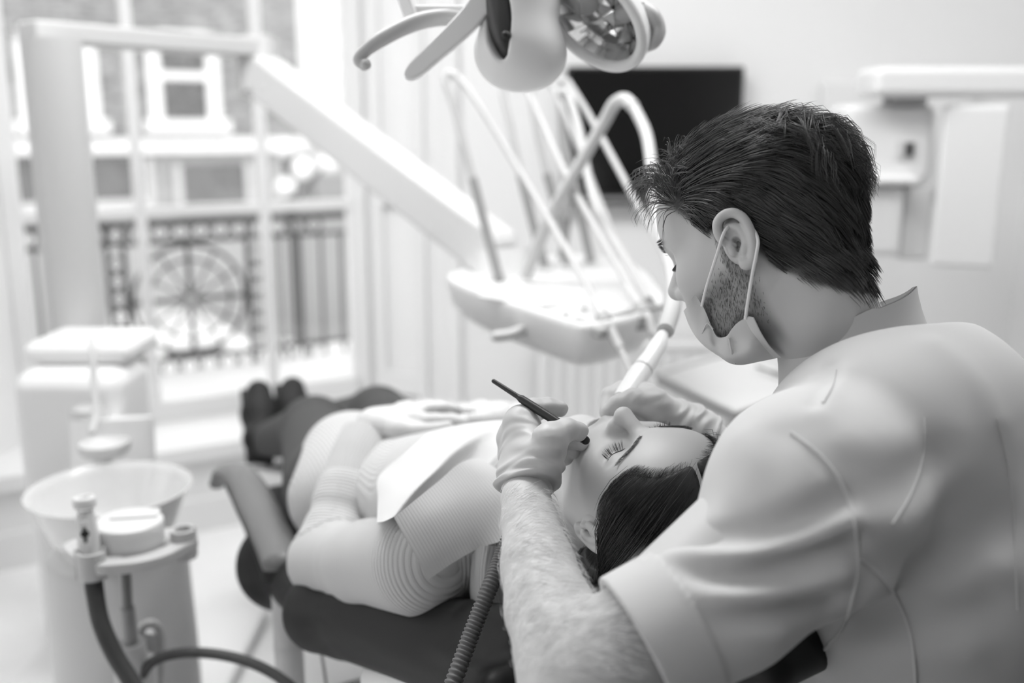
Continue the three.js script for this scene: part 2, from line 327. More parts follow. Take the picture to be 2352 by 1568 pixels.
setting('baseboard_back', box(RIGHT - corner.x, 0.12, 0.02, (RIGHT + corner.x) / 2, 0.06, BACK + 0.01), white, 'white skirting along the television wall');

// the sash window: stiles, rails, glazing bars and panes
const frameW = (s0, s1, h0, h1, o = GL, t = 0.045) => frameBox(W((s0 + s1) / 2, (h0 + h1) / 2, o), wallD.clone().multiplyScalar(s1 - s0), V(0, h1 - h0, 0), wallN.clone().multiplyScalar(t), 0.004);
const win = new THREE.Group(); win.name = 'window_1'; scene.add(win); tag(win, 'tall white sash window with clear panes and glazing bars', null, null, 'structure');
const sill = plinthTop + 0.07, barS = [wallAt(322, 480, GL).s, wallAt(607, 470, GL).s], barH = [wallAt(430, 482, GL).h, wallAt(430, 482, GL).h + 0.74];
const glass = mat(1, 0.02, { transmission: 1, thickness: 0, ior: 1.45 });
part('stile', frameW(glassL - 0.01, glassL + 0.045, plinthTop, HEAD), white, win); part('stile', frameW(glassR - 0.035, glassR + 0.02, plinthTop, HEAD), white, win);
part('rail', frameW(glassL, glassR, plinthTop - 0.01, sill), white, win); part('rail', frameW(glassL, glassR, HEAD - 0.06, HEAD + 0.02), white, win);
for (const s of barS) part('glazing_bar', frameW(s - 0.017, s + 0.017, sill, HEAD - 0.05, GL, 0.035), white, win);
const colEdges = [glassL + 0.03, ...barS, glassR - 0.02], rowEdges = [sill, ...barH, HEAD - 0.05];
for (const h of barH) for (let i = 0; i < 3; i++) part('glazing_bar', frameW(colEdges[i], colEdges[i + 1], h - 0.017, h + 0.017, GL, 0.033), white, win);
for (let i = 0; i < 3; i++) for (let j = 0; j < 3; j++) part('pane', frameBox(W((colEdges[i] + colEdges[i + 1]) / 2, (rowEdges[j] + rowEdges[j + 1]) / 2, GL + 0.008), wallD.clone().multiplyScalar(colEdges[i + 1] - colEdges[i]), V(0, rowEdges[j + 1] - rowEdges[j], 0), wallN.clone().multiplyScalar(0.004)), glass, win);

// two sash windows added to the side wall out of view, for fill daylight
sideOpen.forEach(([z0, z1], n) => {
  const w = new THREE.Group(); w.name = 'window_' + (n + 2); scene.add(w); tag(w, ['added white sash window in the side wall nearer the bay, for fill daylight', 'added white sash window in the side wall nearer the rear, for fill daylight'][n], null, null, 'structure');
  const [h0, h1] = sideH, hm = (h0 + h1) / 2, zm = (z0 + z1) / 2, x = LEFT - 0.06;
  for (const z of [z0 + 0.03, z1 - 0.03]) part('stile', box(0.06, h1 - h0, 0.06, x, hm, z), white, w);
  for (const h of [h0 + 0.03, hm, h1 - 0.03]) part('rail', box(0.06, 0.06, z1 - z0 - 0.12, x, h, zm), white, w);
  part('glazing_bar', box(0.035, h1 - h0 - 0.12, 0.03, x, hm, zm), white, w);
  for (const a of [0, 1]) for (const b of [0, 1]) part('pane', box(0.004, hm - h0 - 0.06, (z1 - z0) / 2 - 0.075, x, (a ? (hm + h1) / 2 : (h0 + hm) / 2), b ? (zm + z1 - 0.045) / 2 : (z0 + 0.045 + zm) / 2), glass, w);
});
// ceiling light panels
PANELS.forEach(([x, z, w, d, e], i) => {
  const lamp = thing('ceiling_light', ['flat white ceiling light panel over the patient', 'flat white ceiling light panel over the dentist', 'added flat ceiling panel near the rear wall, unseen, for fill light'][i], 'ceiling light', 'ceiling light panels');
  part('frame', [box(w + 0.06, 0.03, 0.03, x, CEILING - 0.015, z - d / 2 - 0.015), box(w + 0.06, 0.03, 0.03, x, CEILING - 0.015, z + d / 2 + 0.015), box(0.03, 0.03, d, x - w / 2 - 0.015, CEILING - 0.015, z), box(0.03, 0.03, d, x + w / 2 + 0.015, CEILING - 0.015, z)], white, lamp);
  const em = mat(0.8, 0.5); em.emissive.setRGB(1, 1, 1); em.emissiveIntensity = 1.2;
  part('diffuser', box(w, 0.01, d, x, CEILING - 0.008, z), em, lamp);
  const l = new THREE.RectAreaLight(0xffffff, e, w, d); l.name = 'panel'; l.position.set(x, CEILING - 0.02, z); l.lookAt(x, 0, z); lamp.add(l);
});

// television on the back wall
{
  const a = onPlane(1302, 152, V(0, 0, BACK + 0.07), V(0, 0, 1)), b = onPlane(1696, 470, V(0, 0, BACK + 0.07), V(0, 0, 1));
  const w = b.x - a.x, h = a.y - b.y, cx = (a.x + b.x) / 2, cy = (a.y + b.y) / 2, t = thing('television', 'black flat screen television on the white wall', 'television');
  part('housing', box(w, h, 0.05, cx, cy, BACK + 0.045, 0.008), mat(0.012, 0.4), t);
  part('screen', box(w - 0.025, h - 0.05, 0.003, cx, cy + 0.015, BACK + 0.0712), mat(0.008, 0.12), t);
  part('lower_trim', box(w, 0.014, 0.006, cx, cy - h / 2 + 0.02, BACK + 0.072, 0.002), mat(0.25, 0.35), t);
  part('wall_bracket', box(0.25, 0.2, 0.03, cx, cy, BACK + 0.012), mat(0.2, 0.5), t);
}
// panel radiator under it
{
  const z = BACK + 0.1, a = onPlane(1235, 800, V(0, 0, z), V(0, 0, 1)), b = onPlane(1790, 1060, V(0, 0, z), V(0, 0, 1)), t = thing('radiator', 'white ribbed panel radiator on the wall under the television', 'radiator');
  const y0 = 0.14, y1 = Math.min(a.y, 0.74), n = 18, w = (b.x - a.x) / n;
  part('panel', box(b.x - a.x, y1 - y0, 0.035, (a.x + b.x) / 2, (y0 + y1) / 2, z - 0.03, 0.006), white, t);
  for (let i = 0; i < n; i++) part('rib', tube([V(a.x + (i + 0.5) * w, y0 + 0.02, z - 0.008), V(a.x + (i + 0.5) * w, y1 - 0.02, z - 0.008)], [[w * 0.36, 0.014], [w * 0.36, 0.014]], { smooth: false, rad: 12, up: V(0, 0, 1) }), white, t);
  part('top_grille', box(b.x - a.x, 0.015, 0.08, (a.x + b.x) / 2, y1 + 0.005, z - 0.04, 0.004), white, t);
  for (const x of [a.x + 0.05, b.x - 0.05]) part('leg', box(0.03, y0 + 0.02, 0.03, x, y0 / 2, z - 0.03), white, t);
}
// wall mounted x-ray unit at the right
{
  const d0 = 2.6, q = (x, y, d = d0) => P(x, y, d), t = thing('dental_xray_unit', 'white dental x-ray cabinet and its thick horizontal arm', 'x-ray unit');
  const plastic = mat(0.78, 0.42), gapShadeM = mat(0.35, 0.6);
  const boxPx = (x0, y0, x1, y1, d, depth, r = 0.012, m = plastic, name = 'body', parent = t) => { const a = q(x0, y0, d), b = q(x1, y0, d), c = q(x0, y1, d); return part(name, frameBox(a.clone().add(b).multiplyScalar(0.5).add(c.clone().sub(a).setX(0).multiplyScalar(0.5)).addScaledVector(V(0, 0, -1), depth / 2), V(b.x - a.x, 0, 0), V(0, a.y - c.y, 0), V(0, 0, depth), r), m, parent); };
  const arm = boxPx(2012, 152, 2420, 222, 2.5, 0.16, 0.02, plastic, 'arm');
  boxPx(2052, 219, 2132, 240, 2.55, 0.08, 0.006, gapShadeM, 'gap_shade', t);  // darker block painting the shade in the gap below the arm
  const body = boxPx(1940, 240, 2142, 420, d0, 0.16, 0.02, plastic, 'body');
  boxPx(1970, 258, 2012, 284, d0 - 0.003, 0.004, 0.001, mat(0.62, 0.5), 'label_plate', body);
  const sw = boxPx(2060, 324, 2106, 362, d0 - 0.004, 0.008, 0.002, mat(0.62, 0.4), 'switch_plate', body);
  boxPx(2080, 327, 2100, 358, d0 - 0.009, 0.008, 0.002, mat(0.05, 0.3), 'switch', sw);
  boxPx(1932, 405, 2116, 426, d0 - 0.03, 0.19, 0.016, plastic, 'shelf');
  boxPx(1930, 426, 2076, 592, d0 + 0.02, 0.12, 0.02, plastic, 'lower_body');
  boxPx(2072, 426, 2140, 600, d0 + 0.06, 0.1, 0.012, mat(0.7, 0.45), 'side_panel');
  const dp = q(2225, 430, d0 - 0.02), turn = V(0.96, 0, 0.28), face = V(-0.28, 0, 0.96);
  part('door_panel', frameBox(dp, turn.clone().multiplyScalar(0.155), V(0, 0.415, 0), face.clone().multiplyScalar(0.03), 0.012), plastic, t);
  part('wall_plate', box(0.5, 0.36, 0.06, 1.28, 1.22, BACK + 0.03, 0.01), plastic, t);
  part('bracket', bar(V(1.28, 1.2, BACK + 0.05), q(2090, 330, d0 + 0.12), 0.12, 0.2, V(0, 1, 0), 0.02), plastic, t);
}
// small instrument table standing before the radiator
{
  const h = 0.72, c = [atHeight(1508, 862, h), atHeight(1690, 950, h), atHeight(1900, 880, h), atHeight(1700, 805, h)], t = thing('instrument_table', 'white instrument table top beyond the patient and radiator', 'table');
  part('table_top', prism(c, h - 0.02, h), mat(0.6, 0.4), t);
  const rim = []; for (let i = 0; i < 4; i++) { const a = c[i].clone().setY(h + 0.004), b = c[(i + 1) % 4].clone().setY(h + 0.004); rim.push(tube([a, b], 0.008, { smooth: false, rad: 10, round: true })); }
  part('rim', rim, mat(0.62, 0.35), t);
  const mid = c.reduce((a, b) => a.add(b.clone().multiplyScalar(0.25)), V(0, 0, 0));
  part('pillar', tube([V(mid.x, 0.05, mid.z), V(mid.x, h - 0.01, mid.z)], 0.025, { smooth: false }), white, t);
  part('foot', lathe([[0, 0], [0.2, 0], [0.2, 0.02], [0.03, 0.05], [0, 0.05]]).translate(mid.x, 0, mid.z), white, t);
  const pr = thing('dental_probe', 'thin dark metal probe lying on the white instrument table', 'probe'), pa = atHeight(1738, 842, h + 0.012), pb = atHeight(1850, 880, h + 0.012);
  part('shaft', tube([pa, pb], 0.003, { smooth: false, rad: 8 }), mat(0.12, 0.3, { metal: 0.8 }), pr); part('grip', tube([pa.clone().lerp(pb, 0.35), pb], 0.0045, { smooth: false, rad: 10 }), mat(0.15, 0.3, { metal: 0.6 }), pr);
}
// dark cabinets added out of view to keep the dentist's back in shade
function cabinet(label, c, ex, ez, n, h) {           // front centre on the floor, width vector, depth vector
  const t = thing('shade_cabinet', label, 'cabinet'), wood = mat(0.03, 0.6), w = ex.length(), dz = ez.length(), u = ex.clone().normalize(), v = ez.clone().normalize(), at = (a, y, b) => c.clone().addScaledVector(u, a).addScaledVector(v, b).setY(y);
  const bx = (a, y, b, sx, sy, sz, r) => frameBox(at(a, y, b), u.clone().multiplyScalar(sx), V(0, sy, 0), v.clone().multiplyScalar(sz), r);
  part('body', bx(0, h / 2 + 0.02, dz / 2, w, h - 0.08, dz, 0.006), wood, t); part('plinth', bx(0, 0.03, dz / 2 + 0.02, w - 0.06, 0.06, dz - 0.06), mat(0.02, 0.7), t); part('worktop', bx(0, h, dz / 2, w + 0.02, 0.03, dz + 0.02, 0.006), mat(0.05, 0.5), t);
  for (let i = 0; i < n; i++) { const q = w / n, a = -w / 2 + (i + 0.5) * q, d = part('door', bx(a, h / 2 + 0.02, -0.008, q - 0.012, h - 0.16, 0.02, 0.004), wood, t); part('handle', tube([at(a + q * 0.35, h / 2 - 0.06, -0.035), at(a + q * 0.35, h / 2 + 0.08, -0.035)], 0.006, { smooth: false, rad: 10 }), steel0, d); }
}
cabinet('low dark wooden cabinet added unseen behind the dentist to shade his back', V(0.67, 0, -0.42), V(-1.1, 0, 0), V(0, 0, 0.5), 3, 0.95);
cabinet('long dark wooden cabinet added unseen along the side wall for shade', V(1.3, 0, -0.85), V(0, 0, -2.0), V(0.44, 0, 0), 4, 1.15);
// ---------------------------------------------------------------- outside: balcony, street and the houses opposite
{
  const FO = 13.0, GROUND = -2.6, pf = (x, y, o = FO) => wallAt(x, y, o);
  const stone = mat(0.72, 0.85), paint = mat(0.8, 0.6), darkGlass = mat(0.12, 0.15), iron = mat(0.06, 0.5);
  const brick = mat(0.8, 0.9);
  brick.map = drawn(512, 512, (c) => { const r = rng(8); c.fillStyle = '#b8b8b8'; c.fillRect(0, 0, 512, 512); for (let j = 0; j < 32; j++) for (let i = -1; i < 16; i++) { const v = 120 + r() * 45 | 0; c.fillStyle = `rgb(${v},${v},${v})`; c.fillRect(i * 32 + (j % 2) * 16 + 1, j * 16 + 1, 30, 14); } });
  brick.map.colorSpace = THREE.SRGBColorSpace; brick.map.repeat.set(0.28, 0.42);
  const slabUV = (g) => { const p = g.attributes.position, u = g.attributes.uv; for (let i = 0; i < p.count; i++) u.setXY(i, along(V(p.getX(i), 0, p.getZ(i))), p.getY(i)); return g; };
  const slab = (s0, s1, h0, h1, o, t) => frameBox(W((s0 + s1) / 2, (h0 + h1) / 2, o + t / 2), wallD.clone().multiplyScalar(s1 - s0), V(0, h1 - h0, 0), wallN.clone().multiplyScalar(t));
  setting('street', frameBox(W(2, GROUND - 0.1, 8), wallD.clone().multiplyScalar(60), V(0, 0.2, 0), wallN.clone().multiplyScalar(17)), mat(0.45, 0.9), 'grey street below the window');
  setting('balcony_floor', slab(-3.5, 4.5, 0.02, 0.2, 0.5, 1.05), stone, 'pale stone balcony slab outside the window');
  // the brick house
  const house = thing('brick_house', 'light brick terraced house across the street', 'building');
  const edge = pf(690, 200).s, top = 9;
  part('wall', slabUV(slab(-12, edge, pf(300, 352).h, top, FO, 0.4)), brick, house);
  part('string_course', slab(-12, edge - 0.02, pf(300, 352).h, pf(300, 318).h, FO - 0.16, 0.3), paint, house);
  part('lower_wall', slab(-12, edge, GROUND, pf(300, 352).h, FO + 0.05, 0.35), mat(0.42, 0.85), house);
  const window2 = (s0, s1, h0, h1) => {
    const f = 0.16 * Math.min(1, (s1 - s0));
    const w = part('window', [slab(s0, s0 + f * 1.2, h0, h1, FO - 0.05, 0.14), slab(s1 - f * 1.2, s1, h0, h1, FO - 0.05, 0.14), slab(s0, s1, h1 - f, h1, FO - 0.05, 0.14), slab(s0, s1, (h0 + h1) / 2 - 0.06, (h0 + h1) / 2 + 0.06, FO - 0.02, 0.09)], paint, house);
    part('pane', slab(s0 + f, s1 - f, h0, (h0 + h1) / 2 - 0.05, FO + 0.0, 0.02), darkGlass, w); part('pane', slab(s0 + f, s1 - f, (h0 + h1) / 2 + 0.05, h1 - f, FO + 0.0, 0.02), mat(0.45, 0.3), w);
    part('window_sill', slab(s0 - 0.1, s1 + 0.1, h0 - 0.2, h0, FO - 0.22, 0.25), paint, w);
  };
  for (const [x0, x1] of [[345, 508], [48, 232], [-270, -95]]) { const a = pf(x0, 275), b = pf(x1, 275), h1 = pf(x0, 108).h; window2(a.s, b.s, a.h, h1 + 0.25); window2(a.s, b.s, h1 + 1.4, h1 + 3.0); }
  for (const [x0, x1, y0, y1] of [[-60, 90, 365, 470], [212, 330, 362, 460], [420, 560, 375, 470]]) { const a = pf(x0, y1), b = pf(x1, y0); const w = part('shop_window', slab(a.s, b.s, a.h, b.h, FO - 0.02, 0.06), mat(0.14, 0.2), house); part('frame', [slab(a.s - 0.1, a.s, a.h, b.h, FO - 0.08, 0.1), slab(b.s, b.s + 0.1, a.h, b.h, FO - 0.08, 0.1), slab(a.s - 0.1, b.s + 0.1, a.h - 0.12, a.h, FO - 0.08, 0.1)], mat(0.6, 0.6), w); }
  // the stucco house beside it
  const stucco = thing('stucco_house', 'white stucco house with a many-paned window across the street', 'building');
  part('wall', slab(edge, edge + 14, pf(760, 330).h, top, FO, 0.4), paint, stucco);
  part('lower_wall', slab(edge, edge + 14, GROUND, pf(760, 330).h, FO, 0.4), mat(0.5, 0.85), stucco);
  const a = pf(702, 275), b = pf(806, 275), h1 = a.h + 3.4;
  const pane = mat(0.55, 0.3), cols = 3, rows = 8, gw = part('window', slab(a.s, b.s, a.h, h1, FO - 0.06, 0.05), paint, stucco);
  for (let i = 0; i < cols; i++) for (let j = 0; j < rows; j++) { const w = (b.s - a.s) / cols, h = (h1 - a.h) / rows; part('pane', slab(a.s + (i + 0.14) * w, a.s + (i + 0.86) * w, a.h + (j + 0.14) * h, a.h + (j + 0.86) * h, FO - 0.075, 0.03), pane, gw); }
  const dk = pf(822, 448), dl = pf(700, 400); part('shop_blind', slab(dl.s, dk.s + 0.5, dk.h, dl.h, FO - 0.5, 0.5), mat(0.3, 0.8), stucco);
  part('door', slab(pf(712, 640).s, pf(815, 640).s, GROUND, pf(760, 505).h, FO - 0.05, 0.1), mat(0.38, 0.6), stucco);
  // globe street lamp
  const lamp = thing('street_lamp', 'street lamp with a cluster of white globes beyond the balcony', 'street lamp'), od = 8, lb = pf(668, 470, od);
  part('post', tube([W(lb.s, GROUND, od), W(lb.s, lb.h + 0.5, od)], 0.05, { smooth: false, rad: 10 }), iron, lamp);
  for (const [x, y, r] of [[690, 388, 0.13], [656, 428, 0.11], [752, 374, 0.11], [650, 340, 0.1]]) { const q = pf(x, y, od), c = W(q.s, q.h, od), g = part('globe', new THREE.SphereGeometry(r, 20, 14).translate(c.x, c.y, c.z), mat(0.85, 0.4), lamp); part('arm', tube([W(lb.s, lb.h, od), c], 0.02, { smooth: false, rad: 8 }), iron, g); }
  // parked cars
  const car = (x, o, label, tone, len) => {
    const c = thing('parked_car', label, 'car', 'cars parked in the street'), s = pf(x, 850, o).s, m = mat(tone, 0.3, { clearcoat: 1 }), side = [[-len / 2, 0.3], [-len / 2, 0.75], [-len * 0.3, 0.85], [-len * 0.18, 1.35], [len * 0.2, 1.38], [len * 0.34, 0.9], [len / 2, 0.8], [len / 2, 0.3]];
    const sh = new THREE.Shape(side.map(([u, v]) => new THREE.Vector2(u, v))), g = new THREE.ExtrudeGeometry(sh, { depth: 1.55, bevelEnabled: true, bevelSize: 0.08, bevelThickness: 0.1, bevelSegments: 3 });
    const M = new THREE.Matrix4().makeBasis(wallD, V(0, 1, 0), wallN.clone().negate()); M.setPosition(W(s, GROUND, o + 0.8)); part('body', g.applyMatrix4(M), m, c);
    for (const [u0, u1] of [[-0.17, 0], [0.02, 0.2]]) part('side_window', frameBox(W(s + len * (u0 + u1) / 2, GROUND + 1.1, o - 0.87), wallD.clone().multiplyScalar(len * (u1 - u0) * 0.9), V(0, 0.34, 0), wallN.clone().multiplyScalar(0.02)), darkGlass, c);
    for (const u of [-0.32, 0.33]) for (const e of [-0.82, 0.7]) part('wheel', new THREE.CylinderGeometry(0.31, 0.31, 0.2, 24).rotateX(Math.PI / 2).applyMatrix4(new THREE.Matrix4().makeBasis(wallD, V(0, 1, 0), wallN.clone().negate())).translate(...W(s + len * u, GROUND + 0.31, o + e).toArray()), mat(0.03, 0.7), c);
  };
  car(330, 9.6, 'white car parked in the street behind the iron wheel pattern', 0.8, 4.1); car(1160, 9.6, 'pale car parked below the grey shop door', 0.7, 4.0);
  // iron balcony railing with a wheel of spokes
  const RO = 1.35, pr = (x, y) => wallAt(x, y, RO), rail = thing('balcony_railing', 'dark wrought iron balcony railing with a spoked wheel pattern', 'railing');
  const hTop = pr(430, 508).h, hBot = pr(430, 862).h, rod = (s0, h0, s1, h1, r = 0.009) => tube([W(s0, h0, RO), W(s1, h1, RO)], r, { smooth: false, rad: 8 });
  const ring = (s, h, r, t = 0.007, n = 28) => tube(Array.from({ length: n }, (_, i) => W(s + Math.cos(i / n * 6.2832) * r, h + Math.sin(i / n * 6.2832) * r, RO)), t, { seg: n * 2, rad: 8, closed: true });
  const sL = -2.2, sR = 3.0;
  for (const h of [hTop, hTop - 0.085, hBot, hBot + 0.085]) part('rail', rod(sL, h, sR, h, h === hTop ? 0.016 : 0.009), iron, rail);
  const w0 = pr(438, 682), wheels = [w0.s - 1.3, w0.s, w0.s + 1.3];
  const R = (hTop - hBot - 0.2) / 2;
  for (let s = sL; s < sR; s += 0.085) { const a = Math.abs(s - w0.s) < 0.65 || s < w0.s; if (a) { part('scroll', ring(s, hTop - 0.043, 0.034, 0.006, 12), iron, rail); part('scroll', ring(s, hBot + 0.043, 0.034, 0.006, 12), iron, rail); } }
  for (const s of wheels) {
    const hc = (hTop + hBot) / 2;
    for (const e of [-R - 0.09, -R - 0.02, R + 0.02, R + 0.09]) part('post', rod(s + e, hBot - 0.12, s + e, hTop, 0.011), iron, rail);
    const wh = part('wheel', [ring(s, hc, R, 0.009), ring(s, hc, R * 0.72, 0.006)], iron, rail);
    part('hub', new THREE.SphereGeometry(0.022, 14, 10).translate(...W(s, hc, RO).toArray()), mat(0.5, 0.5), wh);
    for (let k = 0; k < 12; k++) { const t = k / 12 * 6.2832; part('spoke', rod(s + Math.cos(t) * 0.02, hc + Math.sin(t) * 0.02, s + Math.cos(t) * R * 0.98, hc + Math.sin(t) * R * 0.98, k % 3 ? 0.005 : 0.011), iron, wh); }
    for (let h = hBot + 0.14; h < hTop - 0.1; h += 0.075) for (const e of [-R - 0.055, R + 0.055]) part('scroll', ring(s + e, h, 0.03, 0.006, 12), iron, rail);
    for (let k = 0; k < 5; k++) part('baluster', rod(s + R + 0.16 + k * 0.1, hBot, s + R + 0.16 + k * 0.1, hTop - 0.085, 0.008), iron, rail);
  }
}
// ---------------------------------------------------------------- the dental unit: column, arm, bowl, instruments
const plasticW = mat(0.8, 0.42), plasticG = mat(0.62, 0.42), rubber = mat(0.07, 0.6), steel = mat(0.45, 0.3, { metal: 0.8 }), softG = mat(0.4, 0.5);
const upright = (x, y, d, h0, h1, r, rad = 32) => { const q = P(x, y, d); return tube([V(q.x, h0, q.z), V(q.x, h1, q.z)], r, { smooth: false, rad }); };
{
  const t = thing('dental_unit', 'white dental unit column with a folding arm beside the window', 'dental unit');
  const c = P(155, 490, 2.35), topY = P(155, 100, 2.35).y, m = mat(0.56, 0.4);
  part('column', [tube([V(c.x, 0.3, c.z), V(c.x, topY + 0.004, c.z)], Array(2).fill(0.066), { smooth: false, rad: 40 })], m, t);
  const a0 = P(52, 72, 2.33), a1 = P(592, 112, 2.82), beam = part('upper_arm', [bar(P(60, 72, 2.34), a1, 0.1, 0.05, V(0, 1, 0), 0.01)], m, t);
  const e0 = P(590, 150, 2.82);
  part('elbow', tube([P(590, 92, 2.82), P(596, 215, 2.82)], 0.058, { smooth: false, rad: 32 }), m, t);
  part('lower_arm', bar(P(600, 172, 2.8), P(1150, 590, 2.3), 0.085, 0.115, V(0, 1, 0), 0.014), mat(0.72, 0.4), t);
  part('arm_cover', bar(P(628, 146, 2.77), P(1166, 562, 2.27), 0.07, 0.02, V(0, 1, 0), 0.006), mat(0.66, 0.4), t);
  part('wrist_joint', tube([P(1155, 575, 2.3), P(1160, 640, 2.3)], 0.06, { smooth: false, rad: 28 }), plasticW, t);
  // water station at the foot of the column
  const st = P(190, 960, 2.2);
  part('water_station', [box(0.235, 0.34, 0.2, st.x, st.y - 0.05, st.z - 0.02, 0.04), box(0.235, 0.05, 0.2, st.x, st.y + 0.145, st.z - 0.09, 0.024)], plasticW, t);
  const rc = P(205, 940, 2.06); part('cup_recess', lathe([[0.0, -0.02], [0.03, -0.02], [0.033, 0.004], [0.038, 0.004], [0.038, -0.03]], 32).translate(rc.x, rc.y, rc.z), plasticG, t);
  part('cup_housing', tube([P(258, 960, 2.07), P(262, 1100, 2.07)], [[0.085, 0.06], [0.085, 0.06]], { smooth: false, rad: 30, up: V(0, 0, 1) }), plasticW, t);
  part('water_spout', tube([P(209, 778, 2.04), P(212, 800, 2.02), P(216, 880, 2.0), P(221, 950, 1.98), P(218, 972, 1.97), P(212, 990, 1.96)], [0.007, 0.007, 0.007, 0.008, 0.008], { seg: 30, rad: 12, round: true }), plasticG, t);
  // cup dish on a short bracket
  const dc = P(240, 1028, 1.92);
  part('cup_dish', [lathe([[0, -0.012], [0.04, -0.012], [0.047, -0.004], [0.049, 0.012], [0.046, 0.012], [0.042, -0.002], [0, -0.004]], 40).translate(dc.x, dc.y, dc.z), tube([P(240, 1030, 1.95), P(235, 1070, 2.0)], 0.018, { smooth: false, rad: 14 })], plasticG, t);
  // unit body and bowl
  const bc = P(252, 1122, 1.76), by = bc.y;
  const body = P(285, 1420, 1.86);
  part('body', lathe([[0, 0.02], [0.155, 0.02], [0.155, 0.06], [0.13, 0.09], [0.128, 0.3], [0.122, by - 0.14], [0.1, by - 0.115], [0, by - 0.11]], 56).translate(body.x, 0, body.z), mat(0.6, 0.4), t);
  part('floor_plate', box(0.5, 0.03, 0.75, (body.x + c.x) / 2, 0.02, (body.z + c.z) / 2, 0.012), plasticW, t);
  part('column_foot', box(0.22, 0.36, 0.24, c.x, 0.18, c.z, 0.03), plasticW, t);
  const bowl = thing('spittoon_bowl', 'translucent white glass spittoon bowl on the dental unit', 'bowl');
  const gm = mat(0.84, 0.18, { transmission: 0.35, thickness: 0 });
  part('basin', lathe([[0.03, -0.112], [0.085, -0.105], [0.108, -0.07], [0.13, -0.01], [0.139, 0.0], [0.141, 0.002], [0.138, 0.004], [0.126, -0.012], [0.103, -0.07], [0.08, -0.098], [0.03, -0.104]], 72).translate(bc.x, bc.y, bc.z), gm, bowl);
  part('drain', lathe([[0, -0.1], [0.028, -0.1], [0.03, -0.106]], 24).translate(bc.x, bc.y, bc.z), plasticG, bowl);
}
